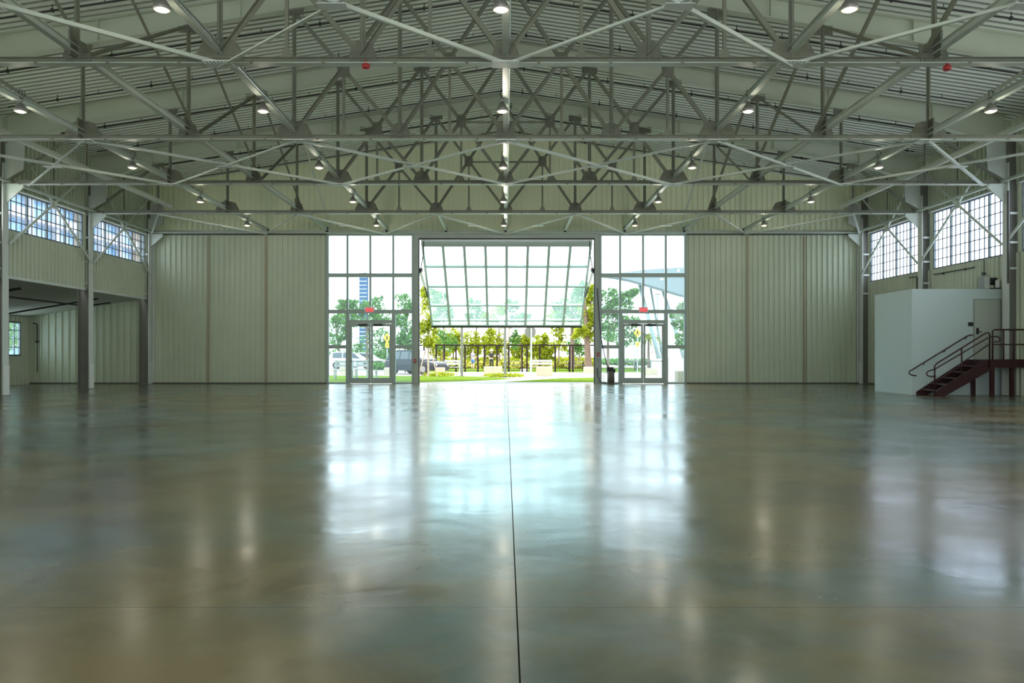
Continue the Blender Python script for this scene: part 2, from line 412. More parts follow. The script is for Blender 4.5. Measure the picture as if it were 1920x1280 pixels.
# ------------------------------------------------------------------ side windows
def side_window(num, s, a, b, z0, z1, nsec, npane, nrow):
    """steel window in the side wall between depths a and b"""
    x = -(XL + 0.03) if s < 0 else XW + 0.03
    root = thing('window_%d' % num, None, None, (x, (a+b)/2, z0), kind='structure')
    fr = MB(); t = 0.045
    fr.box(x-0.04, x+0.04, a, b, z0, z0+t).box(x-0.04, x+0.04, a, b, z1-t, z1)
    fr.box(x-0.04, x+0.04, a, a+t, z0+t, z1-t).box(x-0.04, x+0.04, b-t, b, z0+t, z1-t)
    fr.build('window_frame', 'steel_dark', root)
    sill = MB().box(min(x, x-s*0.14), max(x, x-s*0.14), a-0.05, b+0.05, z1, z1+0.035); sill.build('head_flashing', 'white', root)
    L = (b-a)/nsec
    for k in range(1, nsec):
        MB().box(x-0.035, x+0.035, a+k*L-0.035, a+k*L+0.035, z0+t, z1-t).build('mullion', 'steel_dark', root)
    g = MB()
    for k in range(nsec):
        for j in range(1, npane):
            y = a + k*L + j*L/npane; g.box(x-0.015, x+0.015, y-0.015, y+0.015, z0+t, z1-t)
    for r in range(1, nrow):
        z = z0 + (z1-z0)*r/nrow; g.box(x-0.013, x+0.013, a+t, b-t, z-0.014, z+0.014)
    g.build('glazing_bars', 'steel_dark', root)
    MB().box(x+s*0.002, x+s*0.008, a+t, b-t, z0+t, z1-t).build('pane', 'glassold', root)
wn = 1
for a, b in bays[:2]:
    side_window(wn, -1, a+0.30, b-0.30, ZL0, ZL1, 4, 4, 4); wn += 1
for a, b in bays[:3]:
    side_window(wn, 1, a+0.30, b-0.30, ZR0, ZR1, 4, 4, 6); wn += 1
# aisle window
x = -20.92
root = thing('window_%d' % wn, None, None, (x, AW0, AWB), kind='structure'); wn += 1
f_ = MB().box(x-0.04, x+0.05, AW0, AW1, AWB, AWB+0.06).box(x-0.04, x+0.05, AW0, AW1, AWT-0.06, AWT)
for y in (AW0, AW1-0.06): f_.box(x-0.04, x+0.05, y, y+0.06, AWB+0.06, AWT-0.06)
f_.build('window_frame', 'steel_dark', root)
g = MB()
for k in range(1, 6): y = AW0 + (AW1-AW0)*k/6; g.box(x-0.02, x+0.02, y-0.015, y+0.015, AWB+0.06, AWT-0.06)
for k in range(1, 4): z = AWB + (AWT-AWB)*k/4; g.box(x-0.018, x+0.018, AW0+0.06, AW1-0.06, z-0.012, z+0.012)
g.build('glazing_bars', 'steel_dark', root)
MB().box(x-0.006, x, AW0+0.06, AW1-0.06, AWB+0.06, AWT-0.06).build('pane', 'glass', root)

# ------------------------------------------------------------------ glazed storefronts with double doors
def storefront(num, dnum, xs_px, dxs_px, where):
    d = DW + 0.02
    X = [GX(p, d) for p in xs_px]; Z = [0.0, GZ(650, d), GZ(584, d), GZ(516, d), GZ(438, d)]
    D0, D1 = GX(dxs_px[0], d), GX(dxs_px[1], d)          # outer edges of the door frame
    root = thing('window_%d' % num, None, None, ((X[0]+X[-1])/2, d, 0), kind='structure')
    y0, y1 = d-0.07, d+0.07
    mh = 0.055
    fr = MB().box(X[0]-mh, X[0]+mh, y0, y1, 0, Z[4]).box(X[-1]-mh, X[-1]+mh, y0, y1, 0, Z[4]).box(X[0]+mh, X[-1]-mh, y0, y1, Z[4]-0.09, Z[4])
    fr.box(X[0]+mh, D0, y0, y1, 0, 0.07).box(D1, X[-1]-mh, y0, y1, 0, 0.07)
    fr.build('frame', 'frame', root)
    for z in (Z[3], Z[2]):
        MB().box(X[0]+mh, X[-1]-mh, y0-0.02, y1, z-0.085, z+0.085).build('transom', 'frame', root)
    MB().box(X[0]+mh, D0, y0, y1, Z[1]-0.08, Z[1]+0.08).build('transom', 'frame', root)
    MB().box(D1, X[-1]-mh, y0, y1, Z[1]-0.08, Z[1]+0.08).build('transom', 'frame', root)
    for x in X[1:-1]:
        for za, zb in ((Z[2]+0.085, Z[3]-0.085), (Z[3]+0.085, Z[4]-0.09)):
            MB().box(x-0.045, x+0.045, y0, y1, za, zb).build('mullion', 'frame', root)
    def pane(a, b, za, zb): MB().box(a, b, d-0.006, d+0.006, za, zb).build('pane', 'glass', root)
    for i in range(4):
        a = X[i] + (mh if i == 0 else 0.045); b = X[i+1] - (mh if i == 3 else 0.045)
        pane(a, b, Z[2]+0.085, Z[3]-0.085); pane(a, b, Z[3]+0.085, Z[4]-0.09)
    for a, b in ((X[0]+mh, D0), (D1, X[-1]-mh)):
        pane(a, b, 0.07, Z[1]-0.08); pane(a, b, Z[1]+0.08, Z[2]-0.085)
    # the pair of doors
    dr = thing('door_%d' % dnum, None, None, ((D0+D1)/2, d, 0), kind='structure')
    zt = GZ(604, d)
    jf = MB().box(D0, D0+0.17, y0-0.02, y1+0.02, 0, Z[2]-0.085).box(D1-0.17, D1, y0-0.02, y1+0.02, 0, Z[2]-0.085)
    jf.box(D0+0.17, D1-0.17, y0-0.02, y1+0.02, zt-0.06, zt+0.10)
    jf.build('door_frame', 'frame', dr)
    MB().box(D0+0.17, D1-0.17, d-0.006, d+0.006, zt+0.10, Z[2]-0.085).build('transom_pane', 'glass', dr)
    mid = (D0+D1)/2
    for s in (-1, 1):
        a, b = (D0+0.18, mid-0.01) if s < 0 else (mid+0.01, D1-0.18)
        lf_ = MB(); st = 0.085; zb = zt - 0.07
        lf_.box(a, a+st, y0, y1-0.04, 0.02, zb).box(b-st, b, y0, y1-0.04, 0.02, zb)
        lf_.box(a+st, b-st, y0, y1-0.04, 0.02, 0.26).box(a+st, b-st, y0, y1-0.04, zb-0.11, zb)
        leaf = lf_.build('door_leaf', 'frame', dr)
        MB().box(a+st, b-st, d-0.025, d-0.013, 0.26, zb-0.11).build('pane', 'glass', leaf)
        MB().tube([(a+st*0.4, y0-0.06, 1.0), (b-st*0.4, y0-0.06, 1.0)], 0.018).build('push_bar', 'chrome', leaf)
        cm = (a+b)/2 - s*0.12
        MB().box(cm-0.20, cm+0.20, y0-0.08, y0-0.005, zb-0.085, zb-0.005).build('door_closer', 'black', leaf)
    return X, Z
xl = [614.5, 651.7, 694.5, 737.5, 774.5]; xr = [1125.5, 1162.5, 1205.5, 1248, 1284.8]
storefront(wn, 1, xl, (649, 742), 'left'); wn += 1
storefront(wn, 2, xr, (1159.5, 1252), 'right'); wn += 1

# steel jamb posts and head of the big opening
ZO = GZ(447, DW)
jl0, jl1, jr0, jr1 = GX(777.2, DW), GX(785.3, DW), GX(1114.7, DW), GX(1122.8, DW)
for a, b in ((jl0, jl1), (jr0, jr1)):
    struct('trim_%d' % n, MB().box(a, b, DW-0.12, DW+0.16, 0, ZG), 'jamb'); n += 1
struct('trim_%d' % n, MB().box(jl1, jr0, DW-0.12, DW+0.16, ZO, ZG), 'jamb'); n += 1
sl_ = MB().box(jl1, jl1+0.03, DW-0.1, DW+0.1, 0, ZO).box(jr0-0.03, jr0, DW-0.1, DW+0.1, 0, ZO).box(jl1+0.03, jr0-0.03, DW-0.1, DW+0.1, ZO-0.05, ZO)
struct('trim_%d' % n, sl_, 'black'); n += 1

# ------------------------------------------------------------------ the glazed canopy door, swung outwards
cd = thing('door_3', None, None, (0, DW, 0), kind='structure')
xt0, xt1 = GX(789.5, DW+0.1), GX(1110.5, DW+0.1)
top = V(((xt0+xt1)/2, DW+0.12, GZ(453, DW)))
hw = (xt1-xt0)/2
db = hw*F/141.0
bot = V((top.x, db, GZ(610, db)))
e = (bot - top); LEN = e.length; e.normalize()
nv = e.cross(V((1,0,0))).normalized()
def dp(u, v, o=0.0): return top + V((u, 0, 0)) + e*v + nv*o
def dbar(mb, u0, v0, u1, v1, w, h): mb.bar(dp(u0, v0), dp(u1, v1), w, h, e if abs(v1-v0) < 1e-6 else V((1,0,0))); return mb
frm = MB()
dbar(frm, -hw, 0.11, hw, 0.11, 0.22, 0.16); dbar(frm, -hw, LEN-0.10, hw, LEN-0.10, 0.07, 0.16)
dbar(frm, -hw+0.05, 0.22, -hw+0.05, LEN-0.14, 0.10, 0.16); dbar(frm, hw-0.05, 0.22, hw-0.05, LEN-0.14, 0.10, 0.16)
frm.build('frame', 'frame', cd)
us = [-hw + 2*hw*k/8 for k in range(9)]
vs = [0.18, 0.20 + (LEN-0.62)*0.26, 0.20 + (LEN-0.62)*0.52, 0.20 + (LEN-0.62)*0.78, LEN-0.42]
for k in range(1, 8): dbar(MB(), us[k], 0.22, us[k], LEN-0.14, 0.115, 0.13).build('mullion', 'frame', cd)
for v in vs[1:]: dbar(MB(), -hw+0.1, v, hw-0.1, v, 0.085, 0.10).build('rail', 'frame', cd)
MB().bar(dp(-hw, LEN+0.0, 0.0), dp(hw, LEN+0.0, 0.0), 0.13, 0.20, e).build('bottom_seal', 'black', cd)
for k in range(8):
    for j in range(4):
        a, b = us[k] + 0.04, us[k+1] - 0.04; c, d_ = vs[j] + 0.03, vs[j+1] - 0.03
        MB().hexa([dp(a, c, -0.006), dp(b, c, -0.006), dp(b, d_, -0.006), dp(a, d_, -0.006), dp(a, c, 0.006), dp(b, c, 0.006), dp(b, d_, 0.006), dp(a, d_, 0.006)]).build('pane', 'glassdoor', cd)
MB().bar(dp(-hw+0.1, LEN-0.27), dp(hw-0.1, LEN-0.27), 0.22, 0.02, e).build('kick_panel', 'glassdoor', cd)
MB().tube([(xt0, DW-0.02, GZ(449.5, DW)), (xt1, DW-0.02, GZ(449.5, DW))], 0.05).build('hinge_tube', 'white', cd)
for s, px0, px1, pxc in ((-1, 787.5, 803, 792), (1, 1112.5, 1098, 1108)):
    a = P(px0, 506, DW+0.14); b = dp(s*hw, LEN*0.62, 0.05)
    m_ = a.lerp(b, 0.55)
    cy = MB().cone(a, m_, 0.075, 0.075, 10).build('hydraulic_cylinder', 'white', cd)
    MB().cone(m_, b, 0.04, 0.04, 8).build('piston_rod', 'black', cy)
    MB().box(a.x-0.12, a.x+0.12, a.y-0.10, a.y+0.05, a.z-0.08, a.z+0.08).build('cylinder_bracket', 'jamb', cd)
    hose = [P(pxc - s*2.5, 452, DW-0.04), P(pxc - s*2, 475, DW-0.05), P(pxc + s*1.0, 492, DW-0.05), P(px0 - s*0.5, 512, DW-0.04), P(px0 + s*0.5, 505, DW+0.02)]
    MB().tube(hose, 0.022, 6).build('hydraulic_hose', 'black', cd)

# exit signs on the transoms
for px, wh in ((692.5, 'left'), (1206.5, 'right')):
    c = P(px, 580.5, DW-0.16)
    ex = thing('exit_sign', 'red EXIT sign above the %s pair of glass doors' % wh, 'exit sign', c, 'exit signs over the glass doors')
    MB().box(c.x-0.20, c.x+0.20, c.y, c.y+0.06, c.z-0.115, c.z+0.115).build('sign_case', 'exitwhite', ex)
    MB().box(c.x-0.175, c.x+0.175, c.y-0.008, c.y, c.z-0.09, c.z+0.09).build('sign_face', 'exit', ex)
    tx = bpy.data.curves.new('exit_text', 'FONT'); tx.body = 'EXIT'; tx.size = 0.17; tx.align_x = 'CENTER'; tx.align_y = 'CENTER'; tx.extrude = 0.003
    tx.materials.append(M['exitletter']); tmp = bpy.data.objects.new('lettering_curve', tx); me_ = bpy.data.meshes.new_from_object(tmp); bpy.data.objects.remove(tmp); to = bpy.data.objects.new('lettering', me_); COL.objects.link(to); to.parent = ex; to.location = (0, -0.012, 0); to.rotation_euler = (math.pi/2, 0, 0)

# ------------------------------------------------------------------ roof trusses
NP = 2.60
def make_truss(Y, label):
    root = thing('roof_truss', label, 'truss', (0, Y, ZC), 'steel roof trusses across the hall')
    MB().box(-15.5, 15.5, Y-0.10, Y+0.10, ZC-0.06, ZC-0.045).build('chord_flange', 'strut', root)  # paler than the chord: floor light on the underside put into the colour
    ch = MB().box(-15.5, 15.5, Y-0.012, Y+0.012, ZC-0.045, ZC+0.06).box(-15.5, 15.5, Y-0.05, Y+0.05, ZC+0.055, ZC+0.07)
    x = -15.0
    while x < 15.2:                                     # batten pieces and bolts along the chord
        ch.box(x-0.03, x+0.03, Y-0.115, Y-0.10, ZC-0.075, ZC-0.03); x += 1.3
    ch.build('bottom_chord', 'truss', root)
    zb = ZC + 0.03
    for k in range(-5, 6):
        x = k*NP; zt = raf_bot(x) + 0.02
        v = MB(); v.box(x-0.05, x+0.05, Y-0.012, Y+0.0, zb, zt).box(x-0.012, x+0.012, Y-0.05, Y+0.05, zb, zt)
        v.build('vertical', 'truss', root)
        big = k in (-2, 2, -4, 4)
        w_, h_ = (0.44, 0.40) if big else (0.25, 0.36)
        if abs(k) == 5: w_, h_ = 0.22, 0.3
        g = MB().prism([(x-w_, Y-0.03, ZC-0.05), (x+w_, Y-0.03, ZC-0.05), (x+w_, Y-0.03, ZC+0.10), (x+w_*0.72, Y-0.03, ZC+h_*0.85), (x+w_*0.35, Y-0.03, ZC+h_), (x-w_*0.35, Y-0.03, ZC+h_), (x-w_*0.72, Y-0.03, ZC+h_*0.85), (x-w_, Y-0.03, ZC+0.10)], (0, 0.014, 0))
        for q in range(5):
            bx = x - w_*0.7 + q*w_*0.35
            g.box(bx-0.014, bx+0.014, Y-0.042, Y-0.03, ZC+0.02, ZC+0.048)
        g.build('gusset_plate', 'truss2', root)
        zt2 = raf_bot(x)
        MB().prism([(x-0.24, Y-0.028, zt2 - 0.16 + SL*(-0.24 if x < 0 else 0.24 if x > 0 else 0)*-1), (x+0.24, Y-0.028, zt2 - 0.16 - SL*(0 if x == 0 else 0.24*(1 if x > 0 else -1))), (x+0.24, Y-0.028, zt2+0.04), (x-0.24, Y-0.028, zt2+0.04)], (0, 0.012, 0)).build('top_gusset', 'truss2', root)
    def diag(p, q, o, w_=0.088):
        MB().angle((p[0], Y+o, p[1]), (q[0], Y+o, q[1]), w_, 0.014, V((q[1]-p[1], 0, -(q[0]-p[0]))).normalized(), V((0, 1 if o > 0 else -1, 0))).build('diagonal', 'truss', root)
    for k in range(-2, 2):
        xa, xb = k*NP, (k+1)*NP
        za, zb2 = raf_bot(xa), raf_bot(xb)
        diag((xa, ZC+0.08), (xb, zb2-0.03), -0.02); diag((xb, ZC+0.08), (xa, za-0.03), 0.02)
        ha, hb_ = za-ZC, zb2-ZC
        t = ha/(ha+hb_); xm = xa + NP*t; zm = ZC + hb_*t
        c = 0.15
        MB().prism([(xm-c, Y-0.045, zm-c*0.7), (xm-c*0.6, Y-0.045, zm-c*1.3), (xm+c*0.6, Y-0.045, zm-c*1.3), (xm+c, Y-0.045, zm-c*0.7), (xm+c, Y-0.045, zm+c*0.8), (xm+c*0.6, Y-0.045, zm+c*1.3), (xm-c*0.6, Y-0.045, zm+c*1.3), (xm-c, Y-0.045, zm+c*0.8)], (0, 0.014, 0)).build('crossing_plate', 'truss2', root)
        MB().box(xm-0.03, xm+0.03, Y-0.03, Y+0.03, ZC+0.03, zm).prism([(xm-0.11, Y-0.034, ZC+0.05), (xm+0.11, Y-0.034, ZC+0.05), (xm+0.05, Y-0.034, ZC+0.22), (xm-0.05, Y-0.034, ZC+0.22)], (0, 0.012, 0)).build('hanger', 'truss', root)
    for s_ in (-1, 1):
        for k in (3, 4):
            diag((s_*k*NP, ZC+0.08), (s_*(k+1)*NP, raf_bot((k+1)*NP)-0.03), 0.02, 0.08)
    ha = raf_bot(0)-ZC; hb_ = raf_bot(NP)-ZC; t = ha/(ha+hb_)
    MB().bar((-NP*t, Y, ZC+hb_*t-0.02), (NP*t, Y, ZC+hb_*t-0.02), 0.06, 0.06).build('collar_strut', 'truss', root)
    for s in (-1, 1):                                   # end diagonals down to the column
        MB().angle((s*13.0, Y, raf_bot(13.0)-0.03), (s*15.4, Y, ZC+0.08), 0.105, 0.016, V((0.6, 0, s*0.8)), V((0, 1, 0))).build('diagonal', 'truss', root)
    return root
t1 = make_truss(TR[0], 'grey steel roof truss nearest to the viewer, lowest in perspective and largest')
t1['label'] = 'grey lattice steel roof truss nearest the viewer, its chord highest in view'
trs = [t1]
for i in range(1, 4):
    c = copy_tree(t1); c.location.y = TR[i]; trs.append(c)
    c['label'] = ['', 'grey lattice steel roof truss second from the viewer', 'grey lattice steel roof truss third from the viewer', 'grey lattice steel roof truss standing closest to the glazed end wall'][i]
# white bolted plates under the chords where the flat bracing meets them
for i, Y in enumerate(TR[:3]):
    for k in ((-2, 0, 2) if i == 0 else (-4, -2, 0, 2, 4)):
        x = k*NP
        pl = MB().box(x-0.25, x+0.25, Y-0.24 if i != 1 else Y-0.12, Y+0.12 if i != 1 else Y+0.24, ZC-0.078, ZC-0.062)
        yb = Y-0.20 if i != 1 else Y+0.12
        for q in range(7):
            for r in range(2):
                bx = x-0.21+q*0.07; by = yb + r*0.07; pl.box(bx-0.012, bx+0.012, by-0.012, by+0.012, ZC-0.09, ZC-0.078)
        pl.build('connection_plate', 'plate', trs[i])

# ------------------------------------------------------------------ rafters (tapered roof girders over each truss)
def make_rafter(Y, label):
    root = thing('roof_rafter', label, 'rafter', (0, Y, RA), 'tapered rafters under the roof')
    for s in (-1, 1):
        pts = [(0, 0), (s*13.5, 0), (s*15.45, 0)]
        top_ = [(0, RA-0.075), (s*15.45, roof(15.45)-0.075)]
        b_ = [(s*15.45, roof(15.45)-1.05), (s*14.9, raf_bot(14.9)-0.22), (s*13.2, raf_bot(13.2)), (0, raf_bot(0))]
        MB().prism([(x, Y-0.008, z) for x, z in top_ + b_], (0, 0.016, 0)).build('web', 'rafter', root)
        fl = MB().bar((0, Y, raf_bot(0)), (s*13.2, Y, raf_bot(13.2)), 0.018, 0.24, (0, 0, 1))
        fl.bar((s*13.2, Y, raf_bot(13.2)), (s*14.9, Y, raf_bot(14.9)-0.22), 0.018, 0.24, (0, 0, 1))
        fl.build('bottom_flange', 'rafter', root)
        MB().bar((0, Y, RA-0.07), (s*15.45, Y, roof(15.45)-0.07), 0.018, 0.24, (0, 0, 1)).build('top_flange', 'rafter', root)
        for x in (3.0, 6.5, 10.0, 13.2):
            MB().box(s*x-0.008, s*x+0.008, Y-0.11, Y+0.11, raf_bot(x), roof(x)-0.075).build('stiffener', 'rafter', root)
    return root
r1 = make_rafter(TR[1], 'long tapered roof rafter above the second truss')
for i in (0, 2, 3):
    c = copy_tree(r1); c.location.y = TR[i]
    c['label'] = {0: 'long tapered roof rafter above the nearest truss', 2: 'long tapered roof rafter above the third truss', 3: 'long tapered roof rafter above the truss closest to the end wall'}[i]

# ------------------------------------------------------------------ columns
def make_column(s, Y, label):
    root = thing('steel_column', label, 'column', (s*15.7, Y, 0), 'steel columns along the side walls')
    xi, xo = s*15.5, s*15.93
    mn, mx = min, max
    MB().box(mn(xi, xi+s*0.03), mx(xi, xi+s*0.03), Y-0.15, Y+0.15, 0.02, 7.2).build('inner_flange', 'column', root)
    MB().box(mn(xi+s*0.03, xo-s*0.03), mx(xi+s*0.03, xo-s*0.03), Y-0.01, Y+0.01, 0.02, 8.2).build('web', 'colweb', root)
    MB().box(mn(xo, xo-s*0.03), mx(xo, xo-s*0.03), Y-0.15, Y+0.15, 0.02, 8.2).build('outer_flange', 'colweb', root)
    MB().box(mn(xi-s*0.05, xo), mx(xi-s*0.05, xo), Y-0.19, Y+0.19, 0, 0.02).build('base_plate', 'colweb', root)
    MB().prism([(xi, Y-0.012, 6.7), (s*14.95, Y-0.012, 7.0), (s*14.9, Y-0.012, raf_bot(14.9)-0.2), (xi, Y-0.012, roof(15.5)-0.9), ], (0, 0.024, 0)).build('haunch', 'column', root)
    MB().box(mn(xi-s*0.02, xi-s*0.002), mx(xi-s*0.02, xi-s*0.002), Y-0.155, Y+0.155, 0.02, 0.95).build('guard', 'guard', root)
    MB().prism([(xi, Y-0.02, 6.54), (s*14.95, Y-0.02, 6.54), (s*14.95, Y-0.02, 6.44), (xi, Y-0.02, 5.95)], (0, 0.04, 0)).build('knee_bracket', 'strut', root)
    for z in (3.9, 4.7, 5.6):
        MB().box(mn(xi+s*0.06, xi+s*0.3), mx(xi+s*0.06, xi+s*0.3), Y-0.15, Y-0.12, z, z+0.07).build('clip', 'column', root)
    return root
for s, sd in ((-1, 'left'), (1, 'right')):
    c0 = make_column(s, TR[3], 'tall steel column in the %s row under the farthest truss' % sd)
    for Y, lb in ((TR[2], 'tall steel column in the %s row under the third truss, nearest in view' % sd), (T5-0.15, 'tall steel column in the %s corner against the end wall' % sd)):
        c = copy_tree(c0); c.location.y = Y; c['label'] = lb

# ------------------------------------------------------------------ longitudinal struts along the chords
strut_defs = [(0.0, 6.77, 8.0, T5-0.1), (5.2, 6.80, 8.0, T5-0.1), (7.8, 6.78, 8.0, T5-0.1), (10.4, 6.72, 8.0, T5-0.1), (12.6, 6.85, 8.0, TR[3]+0.3), (2.6, 6.77, TR[3]+0.1, T5-0.1)]
for x0, z, ya, yb in strut_defs:
    for s in ((1,) if x0 == 0 else (-1, 1)):
        x = s*x0; sd = 'left' if s < 0 else 'right'
        if x0 == 0: lb = 'pale steel strut running along the middle of the hall under the ridge'
        elif x0 == 2.6: lb = 'short pale strut from the farthest truss to the end wall, just %s of the middle' % sd
        else: lb = 'pale long strut along the hall, %s one %s of the middle' % ({5.2: 'first', 7.8: 'second', 10.4: 'third', 12.6: 'outermost'}[x0], sd)
        root = thing('longitudinal_strut', lb, 'strut', (x, ya, z), 'long struts between the trusses')
        m_ = MB().box(x-0.06, x+0.06, ya, yb, z-0.07, z-0.055).box(x-0.06, x+0.06, ya, yb, z+0.055, z+0.07).box(x-0.006, x+0.006, ya, yb, z-0.055, z+0.055)
        m_.build('beam', 'strut', root)
        for Y in TR + [T5-0.1]:
            if Y < ya or Y > yb + 0.2: continue
            if Y > 34: MB().box(x-0.05, x+0.05, Y-0.02, Y+0.02, z-0.16, z+0.08).build('end_plate', 'black', root)
            elif x0 in (7.8, 10.4): MB().box(x-0.02 - s*0.0, x+0.02, Y-0.26, Y-0.03, z-0.14, z+0.30).build('hanger_plate', 'truss2', root)
        if x0 in (0, 5.2):                               # conduit strapped under the strut
            MB().tube([(x+0.075, ya, z-0.03), (x+0.075, yb, z-0.03)], 0.014, 6).build('conduit', 'chrome', root)

# ------------------------------------------------------------------ flat cross bracing between the chords
def brace(label, segs, z=ZC-0.10):
    root = thing('cross_brace', label, 'brace', (segs[0][0], segs[0][1], z), 'flat cross braces between the trusses')
    for i, (xa, ya, xb, yb) in enumerate(segs):
        zz = z - 0.0*i + (0.035 if i % 2 else 0)
        t = V((xb-xa, yb-ya, 0)).normalized(); sd = V((-t.y, t.x, 0))
        MB().angle((xa, ya, zz), (xb, yb, zz), 0.062, 0.012, sd, V((0, 0, 1))).build('brace_bar', 'strut', root)
    if len(segs) == 2:
        xm, ym = (segs[0][0]+segs[0][2])/2, (segs[0][1]+segs[0][3])/2
        MB().box(xm-0.22, xm+0.22, ym-0.12, ym+0.12, z-0.02, z-0.009).build('centre_plate', 'plate', root)
for Ya, Yb, nm in ((T0, TR[0], 'in front of the nearest truss'), (TR[1], TR[2], 'between second and third trusses')):
    for a, b, ps in ((0, 5.2, 'beside the middle strut'), (5.2, 10.4, 'out from the middle'), (10.4, 14.8, 'next to the columns')):
        if Ya == T0 and a > 10: continue
        for s in (-1, 1):
            brace('flat X brace %s, %s, %s' % (nm, ps, 'left' if s < 0 else 'right'), [(s*a, Ya, s*b, Yb), (s*b, Ya, s*a, Yb)])
for k, ps in ((1, 'nearest the middle'), (3, 'second from the middle'), (5, 'at the outer corner')):
    for s in (-1, 1):
        brace('flat V brace from farthest truss to end wall, %s, %s' % (ps, 'left' if s < 0 else 'right'), [(s*k*NP, TR[3], s*(k-1)*NP, T5-0.25), (s*k*NP, TR[3], s*min((k+1)*NP, 15.4), T5-0.25)])
# sway rods: X braces standing lengthwise between the trusses
for i, (Ya, Yb) in enumerate(zip([T0]+TR, TR+[T5-0.2])):
    for s in (-1, 1):
        nm = ['in front of the nearest truss', 'between nearest and second trusses', 'between second and third trusses', 'between third and farthest trusses', 'between farthest truss and end wall'][i]
        x = s*7.60
        root = thing('sway_brace', 'upright X brace %s, %s half of the roof' % (nm, 'left' if s < 0 else 'right'), 'brace', (x, (Ya+Yb)/2, ZC), 'upright sway braces along the roof')
        mt = 'strut' if i > 3 else 'truss'
        MB().angle((x, Ya+0.1, raf_bot(7.6)), (x, Yb-0.12, ZC+0.14), 0.065, 0.012, V((1, 0, 0)), V((0, 0.5, 0.85))).build('brace_bar', mt, root)
        if i < 4: MB().angle((x-s*0.02, Ya+0.12, ZC+0.14), (x-s*0.02, Yb-0.1, raf_bot(7.6)), 0.065, 0.012, V((1, 0, 0)), V((0, -0.5, 0.85))).build('brace_bar', mt, root)
# eave struts and wall bracing
for s, sd in ((-1, 'left'), (1, 'right')):
    o = MB().tube([(s*15.33, 8.0, ZC+0.02), (s*15.33, T5-0.3, ZC+0.02)], 0.055, 10).build('eave_strut', 'strut', smooth=True)
    tag(o, 'pale tube running along the %s row of columns above the windows' % sd, 'strut')
    for (Ya, Yb, nm) in ((TR[3], T5-0.15, 'in the bay next to the end wall'), (TR[2], TR[3], 'in the second bay from the end wall'), (TR[1], TR[2], 'in the third bay from the end wall')):
        if Ya == TR[1] and s < 0: continue
        xb = s*15.46
        root = thing('wall_brace', 'X brace across the %s windows %s' % (sd, nm), 'brace', (xb, (Ya+Yb)/2, 4.7), 'wall braces')
        for q, (pa, pb) in enumerate((((Ya+0.12, 4.72), (Yb-0.12, 8.1)), ((Yb-0.12, 4.72), (Ya+0.12, 8.1)))):
            t = V((0, pb[0]-pa[0], pb[1]-pa[1])).normalized()
            MB().angle((xb - s*0.03*q, pa[0], pa[1]), (xb - s*0.03*q, pb[0], pb[1]), 0.09, 0.014, V((0, -t.z, t.y)), V((s*1.0, 0, 0))).build('brace_bar', 'strut', root)
        ym = (Ya+Yb)/2
        MB().tube([(xb, ym, 6.35), (xb, ym, roof(15.4)-0.1)], 0.022, 6).build('hanger_rod', 'colweb', root)
        MB().box(xb-0.012, xb+0.012, ym-0.16, ym+0.16, 6.27, 6.55).build('centre_plate', 'column', root)

# ------------------------------------------------------------------ sprinkler pipes
bn = ['in front of the nearest truss', 'between nearest and second trusses', 'between second and third trusses', 'between third and farthest trusses', 'between farthest truss and end wall']
for i, Ya in enumerate([T0]+TR):
    for j, fy in enumerate((0.28, 0.74)):
        if i == 0 and j == 0: continue
        Y = Ya + 5.12*fy
        root = thing('sprinkler_pipe', 'black sprinkler pipe %s, the %s of its pair' % (bn[i], ['nearer', 'farther'][j]), 'pipe', (0, Y, RA-0.4), 'sprinkler pipes under the roof')
        MB().tube([(-14.6, Y, roof(14.6)-0.33), (0, Y, RA-0.33), (14.6, Y, roof(14.6)-0.33)], 0.024, 8).build('pipe_run', 'pipe', root)
        for k in range(-5, 6):
            x = k*2.75 + 0.6
            MB().tube([(x, Y, roof(x)-0.34), (x, Y, roof(x)-0.18)], 0.012, 5).box(x-0.03, x+0.03, Y-0.03, Y+0.03, roof(x)-0.37, roof(x)-0.29).build('hanger_clip', 'pipe', root)
            MB().tube([(x+1.2, Y, roof(x+1.2)-0.30), (x+1.2, Y, roof(x+1.2)-0.20)], 0.016, 6).build('sprinkler_head', 'lampmetal', root)

# ------------------------------------------------------------------ pendant lamps
def make_lamp(c, label):
    root = thing('pendant_lamp', label, 'lamp', c, 'pendant lamps hung from the long struts')
    c = V(c)
    MB().lathe(c, [(0.105, 0.0), (0.120, 0.0), (0.128, 0.03), (0.115, 0.08), (0.08, 0.13), (0.05, 0.17), (0.03, 0.2)], 20).build('lamp_shade', 'lampmetal', root, True)
    MB().lathe(c, [(0.03, -0.022), (0.075, -0.014), (0.104, 0.004)], 20).build('diffuser', 'lampglow', root, True)
    MB().lathe(c + V((0, 0, 0.2)), [(0.035, 0), (0.05, 0.02), (0.05, 0.11), (0.02, 0.13)], 12).build('driver_housing', 'lampmetal', root, True)
    h = [(c.x + 0.05*math.cos(a), c.y, c.z + 0.40 + 0.07*math.sin(a)) for a in [math.pi*2*k/10 for k in range(10)]]
    MB().tube(h, 0.008, 5, True).build('hook', 'black', root)
    MB().tube([c + V((0.04, 0, 0.3)), c + V((0.09, 0.02, 0.36)), c + V((0.06, 0.03, 0.46))], 0.008, 5).build('cord', 'black', root)
    return root
LAMPS = []
first = None
rows = [12.1, 17.15, 22.3, 27.25, 32.2]
rn = ['in front of the nearest truss', 'between nearest and second trusses', 'between second and third trusses', 'between third and farthest trusses', 'closest to the end wall']
